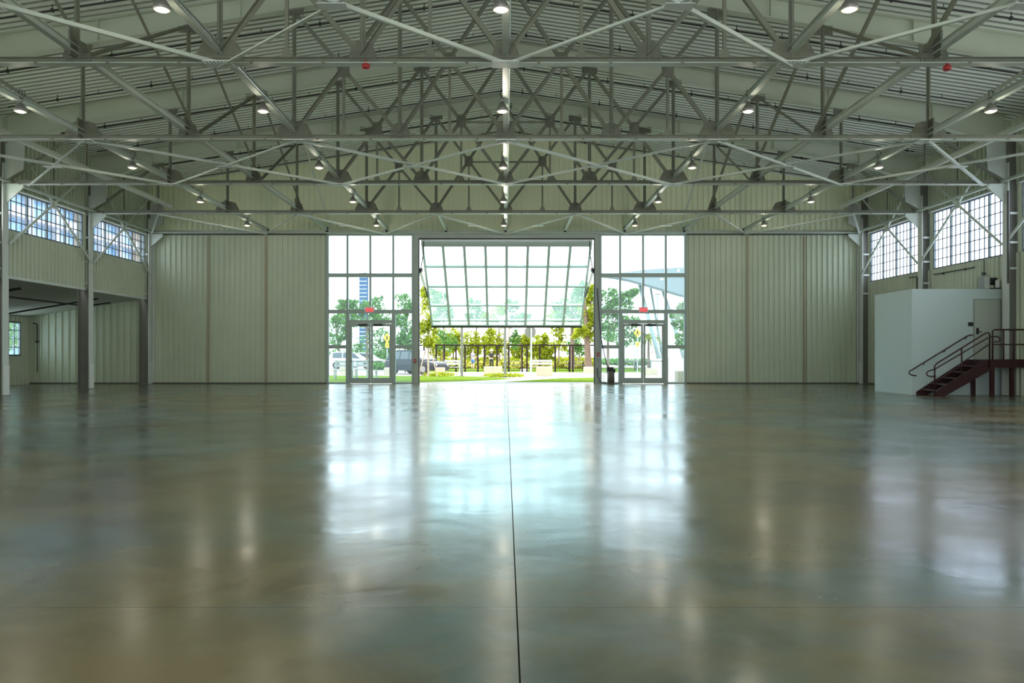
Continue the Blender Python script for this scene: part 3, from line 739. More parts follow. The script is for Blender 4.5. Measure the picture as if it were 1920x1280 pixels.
for i, Y in enumerate(rows):
    for k in (-2, -1, 0, 1, 2):
        if i == 0 and abs(k) == 2: continue
        x = k*5.2 - (0.07 if k == 0 else 0); z = 5.22 + CAMZ
        lb = 'round pendant lamp %s, %s' % (rn[i], {0: 'on the middle line', -1: 'first left of the middle', -2: 'second left of the middle', 1: 'first right of the middle', 2: 'second right of the middle'}[k])
        if first is None: first = o = make_lamp((x, Y, z), lb)
        else:
            o = copy_tree(first); o.location = (x, Y, z); o['label'] = lb
        LAMPS.append(o)
LAMP_W = 11.0
for o in LAMPS:
    l = bpy.data.lights.new('lamp_light', 'POINT'); l.energy = LAMP_W; l.color = (1.0, 0.92, 0.76); l.shadow_soft_size = 0.07
    lo = bpy.data.objects.new('lamp_light', l); COL.objects.link(lo); lo.parent = o; lo.location = (0, 0, -0.13)

# red horn strobes under the nearest truss
for px, py, lb in ((686, 124, 'small red alarm horn under the nearest truss, left of the middle'), (1776, 127, 'small red alarm horn under the nearest truss, far right')):
    c = P(px, py, TR[0]-0.05)
    r = thing('alarm_horn', lb, 'alarm', c, 'red alarm horns')
    MB().lathe(c, [(0.055, -0.05), (0.075, -0.03), (0.075, 0.02), (0.04, 0.05)], 14).build('body', 'red', r, True)
    MB().box(c.x-0.02, c.x+0.02, c.y-0.02, c.y+0.02, c.z+0.05, c.z+0.10).build('bracket', 'red', r)

# ------------------------------------------------------------------ white room on the right, its door and the stair
BY, BX = 25.4, 12.90
BZ = GZ(541.6, BY)
b_ = MB().box(BX, XW-0.03, BY, 27.95, 0, BZ)
struct('wall_room', b_, 'boxwhite')
DK = 1.12
d0, d1, dz = GX(1826.5, BY), GX(1875.5, BY), GZ(562, BY)
rd = thing('door_4', None, None, (d0, BY, DK), kind='structure')
MB().box(d0-0.03, d0, BY-0.02, BY, DK, dz+0.03).box(d1, d1+0.03, BY-0.02, BY, DK, dz+0.03).box(d0, d1, BY-0.02, BY, dz, dz+0.03).build('door_frame', 'grey', rd)
MB().box(d0+0.01, d1-0.01, BY-0.012, BY, DK+0.01, dz-0.01).build('door_leaf', 'doorwhite', rd)
MB().box(d0+0.06, d0+0.12, BY-0.05, BY-0.012, 1.92, 2.12).tube([(d0+0.09, BY-0.05, 2.0), (d0+0.20, BY-0.07, 2.0)], 0.012).build('door_handle', 'black', rd)
c = P(1820, 607.5, BY-0.012)
o = MB().box(c.x-0.075, c.x+0.075, c.y-0.012, c.y+0.010, c.z-0.06, c.z+0.06).build('wall_plate', 'black'); tag(o, 'small black plate on the white room beside its door', 'plate')

st = thing('steel_staircase', 'dark maroon steel staircase with tube handrails leading up to the white room door', 'staircase', (13.0, 24.4, 0))
SY0, SY1 = 24.25, 25.28
SX0, SX1 = 13.02, 14.66
NR = 6
rise, run = DK/NR, (SX1-SX0)/NR
for y in (SY0, SY1-0.04):
    MB().prism([(SX0-0.05, y, 0), (SX0+0.28, y, 0), (SX1+0.12, y, DK-0.28), (SX1+0.12, y, DK), (SX1-0.1, y, DK), (SX0-0.05, y, 0.10)], (0, 0.04, 0)).build('stringer', 'stair', st)
for k in range(1, NR):
    z = rise*k; x = SX0 + run*(k-0.55)
    t_ = MB().box(x, x+run+0.03, SY0+0.04, SY1-0.04, z-0.035, z).build('tread', 'stair', st)
    MB().box(x-0.008, x+0.035, SY0+0.05, SY1-0.05, z, z+0.006).build('nosing', 'tread', t_)
# landing deck going round the column
LX1 = XW - 0.06
dk = MB().box(SX1, LX1, SY0, 24.55, DK-0.05, DK).box(SX1, 15.40, 24.55, BY-0.02, DK-0.05, DK)
dk.box(SX1, LX1, SY0-0.04, SY0, DK-0.24, DK+0.01).box(SX1-0.02, SX1+0.02, SY0, BY-0.02, DK-0.24, DK-0.05)
dk.build('landing_deck', 'stair', st)
for x in (SX1+0.12, 15.38):
    MB().box(x-0.05, x+0.05, SY0+0.01, SY0+0.11, 0, DK-0.05).build('support_post', 'stair', st)
    MB().box(x-0.05, x+0.05, BY-0.16, BY-0.06, 0, DK-0.05).build('support_post', 'stair', st)
R_ = 0.024
def q(cx, cy, d=SY0-0.0): return P(1600+cx/4.922, 500+cy/4.922, d)
dn = SY0+0.02
def rail(name, pts, d, r=R_):
    return MB().tube([P(1600+a/4.922, 500+b/4.922, d) for a, b in pts], r, 8).build(name, 'stair', st, True)
def adj(pts): return pts
# near side guard: posts and rails
zf = lambda x: max(0.0, min(DK, (x-SX0)/(SX1-SX0)*DK))
xa, xb_, xc = GX(1752.4, dn), GX(1803, dn), GX(1855.5, dn)
za, zc_ = zf(xa)+0.90, DK+0.90
slope = DK/(SX1-SX0)
ztop = lambda x: 0.98 + (x-xa)*0.61
MB().tube([(xa, dn, zf(xa)+0.02), (xa, dn, ztop(xa)-0.06), (xa+0.06, dn, ztop(xa)+0.02), (xc-0.12, dn, ztop(xc-0.12)), (xc-0.04, dn, ztop(xc-0.12)+0.015), (xc, dn, ztop(xc)-0.10), (xc, dn, DK)], R_, 8).build('top_rail', 'stair', st, True)
MB().tube([(xb_, dn, zf(xb_)-0.02), (xb_, dn, ztop(xb_)-0.02)], R_, 8).build('rail_post', 'stair', st, True)
zm = lambda x: ztop(x) - 0.42
MB().tube([(xb_, dn, zm(xb_)-0.05), (xc, dn, zm(xc)+0.02)], R_*0.8, 8).build('mid_rail', 'stair', st, True)
MB().tube([(xa, dn, zm(xa)-0.12), (xb_, dn, zm(xb_)-0.12)], R_*0.8, 8).build('mid_rail', 'stair', st, True)
zh = lambda x: ztop(x) - 0.12
dh = dn - 0.07
hr = [(xa, dh, 0.62), (xa-0.16, dh, 0.61), (xa-0.25, dh, 0.64), (xa-0.285, dh, 0.70), (xa-0.25, dh, 0.76), (xa-0.02, dh, zh(xa)-0.02), (xc-0.10, dh, zh(xc)-0.10), (xc+0.02, dh, zh(xc)-0.06), (xc+0.20, dh, zh(xc)-0.06), (xc+0.26, dh, zh(xc)-0.10), (xc+0.27, dh, zh(xc)-0.16), (xc+0.24, dh, zh(xc)-0.21), (xc+0.02, dh, zh(xc)-0.22)]
MB().tube(hr, R_*0.85, 8).build('handrail', 'stair', st, True)
for x in (xa, xb_, xc-0.12):
    MB().tube([(x, dn, zh(x)-0.07), (x, dh, zh(x)-0.03)], 0.012, 6).build('rail_bracket', 'stair', st)
# wall side handrail on the white room
dw_ = BY - 0.09
zw = lambda x: ztop(x) - 0.10
fa = GX(1712, dw_)
wr = [P(1718, 704.2, dw_), P(1709, 703, dw_), P(1704.5, 699.5, dw_), P(1705, 696, dw_), P(1712, 692, dw_), P(1812, 630.5, dw_), P(1818, 628, dw_), P(1824, 628, dw_)]
MB().tube(wr, R_*0.85, 8).build('handrail', 'stair', st, True)
for px, py in ((1733, 679.5), (1771.5, 655.5), (1812, 631)):
    a = P(px, py, dw_)
    MB().tube([a, a + V((0.0, 0.01, -0.06)), a + V((0, 0.088, -0.07))], 0.012, 6).build('rail_bracket', 'stair', st)
# landing guards
xl0 = GX(1861, dn)
MB().tube([(xl0, dn, DK), (xl0, dn, 1.98), (xl0+0.05, dn, 2.03), (LX1, dn, 2.03)], R_, 8).build('top_rail', 'stair', st, True)
MB().tube([(xl0, dn, 1.58), (LX1, dn, 1.58)], R_*0.8, 8).build('mid_rail', 'stair', st, True)
MB().tube([(LX1-0.02, dn, DK), (LX1-0.02, dn, 2.03)], R_, 8).build('rail_post', 'stair', st, True)
for px in (1881.5, 1900.5):
    MB().tube([(GX(px, dn), dn, DK), (GX(px, dn), dn, 2.03)], R_, 8).build('rail_post', 'stair', st, True)

# units on top of the white room and pipes on the wall above it
c = P(1845, 541, 25.7)
u = thing('electrical_box', 'pale grey electrical box on the roof of the white room', 'electrical box', (c.x, 25.7, BZ))
MB().box(c.x-0.10, c.x+0.10, 25.55, 25.85, BZ, BZ+0.44).build('box_body', 'grey', u)
MB().box(c.x-0.08, c.x+0.08, 25.54, 25.55, BZ+0.03, BZ+0.41).build('box_cover', 'column', u)
c = P(1863, 541, 25.8)
u = thing('air_compressor', 'dark compressor with a small white tank on the roof of the white room', 'compressor', (c.x, 25.8, BZ))
MB().box(c.x-0.22, c.x+0.30, 25.6, 26.0, BZ, BZ+0.05).build('base_frame', 'black', u)
MB().cone((c.x-0.20, 25.8, BZ+0.28), (c.x+0.08, 25.8, BZ+0.28), 0.12, 0.12, 14).build('motor', 'black', u, True)
MB().lathe((c.x+0.02, 25.62, BZ+0.05), [(0.05, 0), (0.075, 0.03), (0.075, 0.22), (0.04, 0.26)], 14).build('tank', 'white', u, True)
MB().box(c.x+0.10, c.x+0.30, 25.65, 25.95, BZ+0.05, BZ+0.24).build('pump_head', 'pumpbody', u)
xw = XW-0.12
o = MB().tube([(xw, GX(0,1)*0 + 15.78*F/774, BZ), (xw, 15.78*F/774, 4.25), (xw, 15.78*F/774+0.6, 4.28)], 0.025, 6).box(xw, XW-0.05, 15.78*F/774-0.03, 15.78*F/774+0.03, 3.9, 3.96).build('conduit_pipe', 'pipe'); tag(o, 'thin dark conduit pipe rising from the back of the white room', 'pipe')
o = MB().tube([(xw, 29.4, 4.22), (xw, 26.9, 4.20)], 0.02, 6).tube([(xw, 26.9, 4.20), (xw-0.05, 26.8, 4.20)], 0.035, 6).box(xw, XW-0.05, 28.8, 28.86, 4.17, 4.23).box(xw, XW-0.05, 27.4, 27.46, 4.17, 4.23).build('conduit_pipe', 'pipe'); tag(o, 'thin dark level pipe below the right window with steel brace', 'pipe')
o = MB().tube([(xw, 26.3, 4.40), (xw, 26.3, 3.95)], 0.016, 6).box(xw-0.04, xw+0.02, 26.24, 26.36, 3.88, 3.98).build('switch_drop', 'pipe'); tag(o, 'small switch box hanging on a short conduit below the right window', 'switch')
o = MB().tube([(15.42, 24.55, BZ+0.1), (15.42, 24.55, 6.3)], 0.03, 8).build('conduit_pipe', 'pipe'); tag(o, 'dark conduit pipe beside the nearest right column', 'pipe')
# aisle pipes
def ceil_a(x): return 3.74 + (x + XW)*0.166
o = MB().tube([(-20.6, 31.8, ceil_a(-20.6)-0.18), (-16.2, 31.8, ceil_a(-16.2)-0.18)], 0.035, 8).build('aisle_pipe', 'pipe'); tag(o, 'dark sprinkler pipe under the low aisle ceiling, farther one', 'pipe', 'aisle sprinkler pipes')
o = MB().tube([(-20.6, 26.8, ceil_a(-20.6)-0.18), (-16.2, 26.8, ceil_a(-16.2)-0.18)], 0.045, 8).build('aisle_pipe', 'pipe'); tag(o, 'dark sprinkler pipe under the low aisle ceiling, nearer one', 'pipe', 'aisle sprinkler pipes')
o = MB().tube([(-17.6, 20.0, ceil_a(-17.6)-0.13), (-17.6, 33.6, ceil_a(-17.6)-0.13), (-16.6, 33.6, ceil_a(-16.6)-0.15)], 0.035, 8).build('aisle_pipe', 'pipe'); tag(o, 'dark main pipe running lengthwise under the low aisle ceiling', 'pipe')
rx = GX(69, DW-0.15)
o = MB().tube([(rx-0.16, DW-0.12, 2.66), (rx, DW-0.12, 2.62), (rx, DW-0.12, 1.85)], 0.035, 8).tube([(rx, DW-0.12, 1.85), (rx, DW-0.12, 0.5)], 0.018, 6).lathe((rx, DW-0.12, 1.80), [(0.04, 0), (0.09, 0.04), (0.04, 0.10)], 10).build('drain_pipe', 'pipe'); tag(o, 'dark drop pipe with a valve in the far corner of the low aisle', 'pipe')

# ------------------------------------------------------------------ small things by the opening
c = P(1145.5, 718, 34.75)
pu = thing('hydraulic_pump', 'dark hydraulic pump unit standing at the right jamb of the big glass door', 'pump', (c.x, 34.75, 0))
MB().box(c.x-0.24, c.x+0.26, 34.5, 35.0, 0, 0.04).build('base_plate', 'base', pu)
MB().lathe((c.x, 34.75, 0.04), [(0.12, 0), (0.16, 0.02), (0.16, 0.50), (0.13, 0.53)], 18).build('oil_tank', 'pumpbody', pu, True)
MB().box(c.x-0.17, c.x+0.10, 34.62, 34.88, 0.56, 0.74).box(c.x+0.06, c.x+0.18, 34.66, 34.84, 0.50, 0.66).build('motor', 'black', pu)
MB().tube([(c.x-0.1, 34.75, 0.72), P(1137, 680, 34.8), P(1131, 655, 34.95), P(1127.5, 635, 35.0), P(1124, 600, 35.02), P(1120, 540, 35.03)], 0.022, 6).build('hose', 'black', pu)
MB().tube([(c.x-0.2, 34.75, 0.06), P(1126, 716, 34.85), P(1121, 705, 35.0), P(1119.5, 690, 35.04)], 0.022, 6).build('hose', 'black', pu)
MB().tube([(c.x-0.12, 34.8, 0.6), P(1132, 700, 34.85), P(1131, 712, 34.85), P(1136, 717, 34.85)], 0.012, 6).build('cable', 'white', pu)
for px, py, lb in ((1121.5, 664, 'red fire alarm box on the right jamb of the big opening'), (777.8, 676.5, 'red fire alarm box on the left jamb of the big opening')):
    c = P(px, py, DW-0.13)
    r = thing('fire_alarm', lb, 'alarm', c, 'red alarm boxes on the jambs')
    MB().box(c.x-0.06, c.x+0.06, c.y-0.05, c.y+0.005, c.z-0.08, c.z+0.08).build('case', 'red', r)
    MB().box(c.x-0.03, c.x+0.03, c.y-0.062, c.y-0.05, c.z-0.015, c.z+0.015).build('pull_bar', 'exitwhite', r)
c = P(1121.5, 674.5, DW-0.13)
o = MB().box(c.x-0.05, c.x+0.05, c.y-0.05, c.y+0.005, c.z-0.07, c.z+0.07).build('push_button_box', 'grey'); tag(o, 'grey push button box under the red alarm on the right jamb', 'switch')

# ------------------------------------------------------------------ outdoors
def poly_ground(name, pts, m, z=0.0, label=None, cat=None, kind=None):
    P3 = [V((p.x, p.y, -0.01)) for p in pts]
    o = MB().prism(P3, (0, 0, z + 0.01)).build(name, m)
    return tag(o, label, cat, None, kind)
poly_ground('lawn', [G(560, 716.5), G(783, 716.5), G(870, 714), G(935, 711.5), G(962, 709), G(925, 706.5), G(860, 704.8), G(787, 704.5), G(560, 703)], 'grass', label='green lawn strip outside the left glazing', cat='lawn', kind='stuff')
poly_ground('lawn', [G(950, 715.6), G(1000, 712), G(1050, 708.6), G(1113, 707.6), G(1117, 707.8), G(1117, 716)], 'grass', label='green lawn wedge outside the right half of the opening', cat='lawn', kind='stuff')
poly_ground('lawn', [G(787, 697), G(975, 697), G(975, 690), G(787, 690)], 'grass', label='grass inside the fenced garden, left stretch', cat='lawn', kind='stuff')
poly_ground('lawn', [G(990, 697.5), G(1220, 697.5), G(1220, 689), G(990, 689)], 'grass', label='grass inside the fenced garden, right stretch', cat='lawn', kind='stuff')

def leaves(mb, c, r, n, size, rng):
    for _ in range(n):
        while True:
            p = V((rng.uniform(-1, 1), rng.uniform(-1, 1), rng.uniform(-1, 1)))
            if 0.25 < p.length < 1.0: break
        p = V((c[0] + p.x*r[0], c[1] + p.y*r[1], c[2] + p.z*r[2]))
        a = V((rng.gauss(0, 1), rng.gauss(0, 1), rng.gauss(0, 1))).normalized()
        b = a.cross(V((rng.gauss(0, 1), rng.gauss(0, 1), rng.gauss(0, 1)))).normalized()
        s = size*rng.uniform(0.6, 1.3)
        mb.quad(p - a*s, p + b*s*0.5, p + a*s, p - b*s*0.5)

def tree(name, label, d, px, base_py, blobs, leaf, trunk_px=4, n=260, size=0.22, bark='bark', group='trees outside the end wall', lean=0, stakes=False):
    """blobs: (px, py, rx, ry) in photo pixels at depth d"""
    rng = random.Random(int(px*7 + d))
    s = d/F
    base = V((GX(px, d), d, 0))
    root = thing(name, label, 'tree', base, group)
    top_py = min(b[1] for b in blobs)
    tp = V((GX(px+lean, d), d, max(0.8, GZ(top_py, d))))
    fork = base.lerp(tp, 0.45)
    t = MB(); r0 = trunk_px*s/2
    t.cone(base, fork, r0, r0*0.75, 8); t.cone(fork, tp, r0*0.75, r0*0.25, 7)
    for b in blobs:
        c = V((GX(b[0], d), d + rng.uniform(-0.5, 0.5)*b[2]*s, max(0.8, GZ(b[1], d))))
        f = fork.lerp(tp, rng.uniform(0.0, 0.5)); t.cone(f, c, r0*0.4, r0*0.12, 6)
    t.build('trunk', bark, root)
    m_ = MB()
    for b in blobs:
        c = (GX(b[0], d), d + rng.uniform(-0.4, 0.4)*b[2]*s, GZ(b[1], d))
        r = (b[2]*s, b[2]*s*0.9, b[3]*s)
        leaves(m_, c, r, int(n*1.0), size*0.68, rng)
        for _ in range(6):
            a = rng.uniform(0, 6.28); z = rng.uniform(-0.7, 0.9)
            leaves(m_, (c[0] + math.cos(a)*r[0]*0.85, c[1] + math.sin(a)*r[1]*0.7, c[2] + z*r[2]), (r[0]*0.45, r[1]*0.45, r[2]*0.38), n//5, size*0.72, rng)
    m_.build('crown', leaf, root)
    if stakes:
        for q in (-1, 0, 1):
            MB().tube([base + V((q*0.55, -0.25, 0)), base + V((q*0.08, -0.05, 1.9))], 0.035, 6).build('stake', 'barkpale', root)
    return root

T = tree
T('street_tree', 'leafy green tree behind the left pair of glass doors', 70, 688, 692, [(660, 585, 26, 20), (700, 575, 24, 18), (680, 600, 34, 16), (712, 595, 22, 14), (655, 570, 16, 9), (695, 640, 30, 22), (720, 655, 18, 20)], 'leaf_g', 5, 230, 0.22)
T('street_tree', 'green tree at the left edge of the left glazing', 76, 640, 690, [(628, 610, 15, 22), (644, 600, 14, 14), (630, 640, 12, 14), (652, 625, 10, 16), (640, 575, 10, 6)], 'leaf_g', 4, 200, 0.22, lean=-15)
T('street_tree', 'green tree at the right edge of the left glazing', 58, 760, 698, [(760, 570, 17, 20), (752, 600, 14, 16), (768, 620, 18, 20), (750, 635, 10, 14), (770, 645, 14, 14)], 'leaf_g', 4, 230, 0.18)
T('young_tree', 'young staked tree beside the left jamb of the opening', 47.5, 803, 705, [(800, 590, 15, 26), (796, 625, 12, 22), (812, 610, 12, 18), (803, 640, 10, 12), (798, 560, 10, 20)], 'leaf_y', 4, 150, 0.15, 'barkpale', stakes=True)
T('garden_tree', 'tall tree seen through the left panes of the tilted door', 82, 832, 690, [(820, 560, 18, 16), (832, 585, 20, 16), (815, 600, 12, 14), (838, 640, 20, 22)], 'leaf_g', 5, 220, 0.24)
T('garden_tree', 'yellow green tree behind the black fence, left of the left grey post', 88, 850, 688, [(848, 630, 17, 18), (842, 655, 14, 14), (860, 645, 12, 16)], 'leaf_y', 4, 220, 0.24)
T('garden_tree', 'yellow green tree behind the black fence, just right of the left grey post', 84, 882, 688, [(882, 640, 15, 20), (874, 660, 12, 12), (892, 655, 12, 14)], 'leaf_y', 4, 220, 0.24)
T('garden_tree', 'bright yellow green bush tree behind the fence and the person with straw hat', 90, 910, 688, [(908, 650, 16, 16), (915, 638, 12, 10), (920, 665, 12, 10)], 'leaf_y', 4, 200, 0.24)
T('garden_tree', 'tall green tree left of the middle behind the tilted door', 92, 893, 688, [(890, 575, 12, 14), (900, 590, 10, 10), (880, 595, 8, 8)], 'leaf_g', 4, 160, 0.24)
T('garden_tree', 'tall loose tree just left of the right grey post', 80, 936, 690, [(930, 630, 18, 22), (918, 600, 14, 12), (935, 582, 14, 14), (944, 655, 12, 20), (925, 655, 12, 12)], 'leaf_y', 4, 190, 0.24)
T('garden_tree', 'tall thin tree just right of the right grey post', 80, 954, 690, [(970, 600, 14, 12), (962, 575, 10, 12), (985, 595, 10, 8), (965, 640, 10, 18)], 'leaf_g', 5, 140, 0.24, 'barkpale')
T('garden_tree', 'yellow green round tree behind the fence beside the white sign pole', 84, 976, 688, [(975, 645, 13, 16), (968, 660, 10, 12), (984, 638, 12, 14)], 'leaf_y', 4, 220, 0.24)
T('garden_tree', 'bright round yellow green tree behind the fence right of the white sign pole', 80, 1022, 688, [(1020, 645, 15, 18), (1030, 655, 14, 18), (1012, 660, 10, 14), (1022, 670, 14, 10)], 'leaf_y', 4, 260, 0.24)
T('garden_tree', 'loose tree behind the fence with tall crown under the tilted door', 86, 1048, 688, [(1045, 625, 14, 16), (1052, 645, 10, 14), (1040, 600, 14, 16), (1055, 590, 16, 22)], 'leaf_y', 3, 150, 0.24)
T('garden_tree', 'large tree behind the right panes of the tilted door', 74, 1073, 690, [(1075, 570, 26, 24), (1095, 545, 18, 18), (1055, 585, 16, 20), (1085, 600, 24, 22)], 'leaf_g', 9, 260, 0.24)
T('garden_tree', 'leaning thick trunked tree with yellow green crown at the right jamb', 57.5, 1104, 697, [(1104, 580, 16, 26), (1090, 622, 16, 14), (1108, 625, 12, 20), (1112, 550, 10, 20), (1112, 600, 10, 18)], 'leaf_y', 14, 220, 0.18, lean=-8)
T('street_tree', 'large green tree at the left edge of the right glazing', 56, 1140, 700, [(1140, 560, 22, 22), (1160, 575, 24, 16), (1135, 600, 16, 26), (1150, 625, 26, 18), (1175, 605, 22, 16), (1170, 560, 14, 14), (1180, 635, 20, 14), (1185, 550, 10, 8)], 'leaf_g', 6, 240, 0.18)
T('street_tree', 'green tree at the right edge of the right glazing', 66, 1290, 694, [(1275, 605, 14, 16), (1283, 580, 12, 16), (1280, 640, 12, 16), (1266, 590, 8, 8), (1300, 600, 16, 30)], 'leaf_g', 5, 200, 0.2)
T('garden_tree', 'yellow green tree behind the fence just left of the white sign pole', 89, 1000, 688, [(998, 640, 12, 16), (1004, 655, 10, 14), (992, 660, 10, 12)], 'leaf_y', 4, 200, 0.24)
T('garden_tree', 'yellow green tree behind the fence under the left corner of the tilted door', 94, 826, 688, [(822, 640, 14, 18), (830, 655, 14, 16), (815, 660, 12, 14)], 'leaf_y', 4, 200, 0.24)
T('garden_tree', 'loose pale green tree behind the fence between round tree and leaning tree', 95, 1086, 688, [(1080, 640, 12, 18), (1088, 655, 10, 14), (1074, 655, 10, 16)], 'leaf_g', 4, 150, 0.24)
# palm
pd = 72
pb = V((GX(1216, pd), pd, 0)); pt = V((GX(1216, pd), pd, GZ(628, pd)))
pr = thing('palm_tree', 'small palm tree behind the right pair of glass doors', 'tree', pb, None)
MB().cone(pb, pt, 0.13, 0.09, 8).build('trunk', 'bark', pr)
fm = MB(); rg = random.Random(3)
for k in range(18):
    a = k*2.4; L_ = rg.uniform(1.0, 1.5); up = rg.uniform(-0.2, 0.9)
    pts = [pt + V((math.cos(a)*L_*t, math.sin(a)*L_*t, up*L_*t - 1.1*L_*t*t)) for t in (0, .25, .5, .75, 1)]
    for i in range(4):
        sdv = V((-math.sin(a), math.cos(a), 0)); w0, w1 = 0.14*(1-i/4.5), 0.14*(1-(i+1)/4.5)
        fm.quad(pts[i]-sdv*w0+V((0,0,-.06)), pts[i], pts[i+1], pts[i+1]-sdv*w1+V((0,0,-.06)))
        fm.quad(pts[i], pts[i]+sdv*w0+V((0,0,-.06)), pts[i+1]+sdv*w1+V((0,0,-.06)), pts[i+1])
fm.build('fronds', 'leaf_y', pr)

# shrubbery and golden grasses
def hedge(name, label, px0, px1, py0, d, m, n, size, cat='shrubs'):
    rng = random.Random(int(px0)); mb = MB(); x0, x1 = GX(px0, d), GX(px1, d); h = GZ(py0, d)
    for k in range(n):
        x = rng.uniform(x0, x1); hh = h*rng.uniform(0.6, 1.05)
        leaves(mb, (x, d + rng.uniform(-1, 1), hh*0.5), (0.7, 0.7, hh*0.52), 26, size, rng)
    o = mb.build(name, m); return tag(o, label, cat, None, 'stuff')
hedge('garden_shrubbery', 'golden green shrubs along the back of the fenced garden', 785, 1118, 668, 100, 'leaf_y', 260, 0.24)
hedge('golden_grasses', 'golden grasses low behind the black fence', 800, 1115, 676, 76.5, 'dry', 170, 0.2, 'grasses')
hedge('street_shrubbery', 'green shrubs along the street behind the parked cars', 605, 790, 655, 96, 'leaf_g', 170, 0.28)
hedge('lawn_shrub', 'low green shrub behind the white car', 705, 730, 676, 70, 'leaf_g', 26, 0.18)
hedge('kerb_plants', 'low grasses at the foot of the young staked tree', 808, 838, 698, 49.0, 'leaf_y', 20, 0.10, 'plants')
hedge('kerb_plants', 'low grasses at the foot of the right grey post', 918, 968, 699.5, 47.0, 'leaf_y', 22, 0.10, 'plants')
hedge('street_shrubbery', 'grey green shrubs far behind the right glass doors', 1120, 1300, 672, 104, 'leaf_g', 90, 0.25)

# black fence
fd = 60.0
fx0, fx1 = GX(770, fd), GX(1120, fd)
fn = thing('garden_fence', 'tall black metal fence around the garden behind the big opening', 'fence', ((fx0+fx1)/2, fd, 0))
MB().box(fx0, fx1, fd-0.04, fd+0.04, GZ(648.5, fd), GZ(645.8, fd)).build('top_rail', 'fence', fn)
MB().box(fx0, fx1, fd-0.02, fd+0.02, 0.10, 0.14).build('bottom_rail', 'fence', fn)
for px in (772, 795, 818, 833, 855, 872, 896, 908, 932, 954, 979, 988, 1012, 1041, 1068, 1074, 1098, 1118):
    x = GX(px, fd); MB().box(x-0.06, x+0.06, fd-0.05, fd+0.05, 0, GZ(646, fd)).build('fence_post', 'fence', fn)
wm = MB(); x = fx0
while x < fx1: wm.box(x-0.004, x+0.004, fd-0.004, fd+0.004, 0.14, GZ(648.5, fd)); x += 0.30
wm.build('wire_mesh', 'fence', fn)

# grey posts and sign poles
for px, base, lb in ((866, 705, 'grey square steel post left of the middle of the opening'), (947, 706.7, 'grey square steel post in the middle of the opening')):
    b0 = G(px, base); w2 = 2.4*b0.y/F
    r = thing('steel_post', lb, 'post', b0, 'grey posts on the plaza')
    MB().box(b0.x-w2, b0.x+w2, b0.y-w2, b0.y+w2, 0.03, 3.25).build('shaft', 'postgrey', r)
    MB().box(b0.x-w2*1.6, b0.x+w2*1.6, b0.y-w2*1.6, b0.y+w2*1.6, 0, 0.03).build('base_plate', 'postgrey', r)
b0 = G(996, 706)
r = thing('stop_sign', 'white sign pole with a grey octagonal sign seen from behind', 'road sign', b0)
MB().tube([b0, b0 + V((0, 0, 3.1))], 0.05, 8).build('pole', 'bench', r)
c = V((b0.x-0.05, b0.y+0.07, GZ(622, b0.y)))
MB().prism([(c.x + 0.36*math.cos(math.pi/8+k*math.pi/4), c.y, c.z + 0.36*math.sin(math.pi/8+k*math.pi/4)) for k in range(8)], (0, 0.02, 0)).build('sign_plate', 'postgrey', r)
def ped_sign(px, base, py_d, py_s, label):
    b0 = G(px, base); d = b0.y
    r = thing('crossing_sign', label, 'road sign', b0, 'yellow crossing signs')
    zc = GZ(py_d, d); h = 9.5*d/F
    MB().tube([b0, (b0.x, d, zc + h*0.8)], 0.045, 8).build('pole', 'grey', r)
    dm = MB().prism([(b0.x, d-0.08, zc-h), (b0.x+h*0.72, d-0.08, zc), (b0.x, d-0.08, zc+h), (b0.x-h*0.72, d-0.08, zc)], (0, 0.02, 0)).build('diamond_plate', 'yellow', r)
    f = MB().box(b0.x-0.05, b0.x+0.05, d-0.09, d-0.08, zc-h*0.12, zc+h*0.28)
    f.lathe((b0.x, d-0.085, zc+h*0.34), [(0.01, -0.05), (0.05, 0), (0.01, 0.05)], 8)
    f.bar((b0.x-0.02, d-0.085, zc-h*0.1), (b0.x-0.11, d-0.085, zc-h*0.48), 0.05, 0.01).bar((b0.x+0.02, d-0.085, zc-h*0.1), (b0.x+0.09, d-0.085, zc-h*0.48), 0.05, 0.01)
    f.build('walking_figure', 'black', dm)
    zs = GZ(py_s, d); k = 4.5*d/F
    sp = MB().box(b0.x-k*0.75, b0.x+k*0.75, d-0.08, d-0.06, zs-k, zs+k).build('arrow_plate', 'yellow', r)
    MB().bar((b0.x+k*0.45, d-0.085, zs+k*0.4), (b0.x-k*0.4, d-0.085, zs-k*0.4), k*0.25, 0.01).build('arrow', 'black', sp)
ped_sign(1195, 700, 624, 645.5, 'yellow diamond pedestrian crossing sign behind the right glass doors')
ped_sign(726, 697, 633.5, 647, 'yellow diamond crossing sign partly hidden by the left glass door frame')

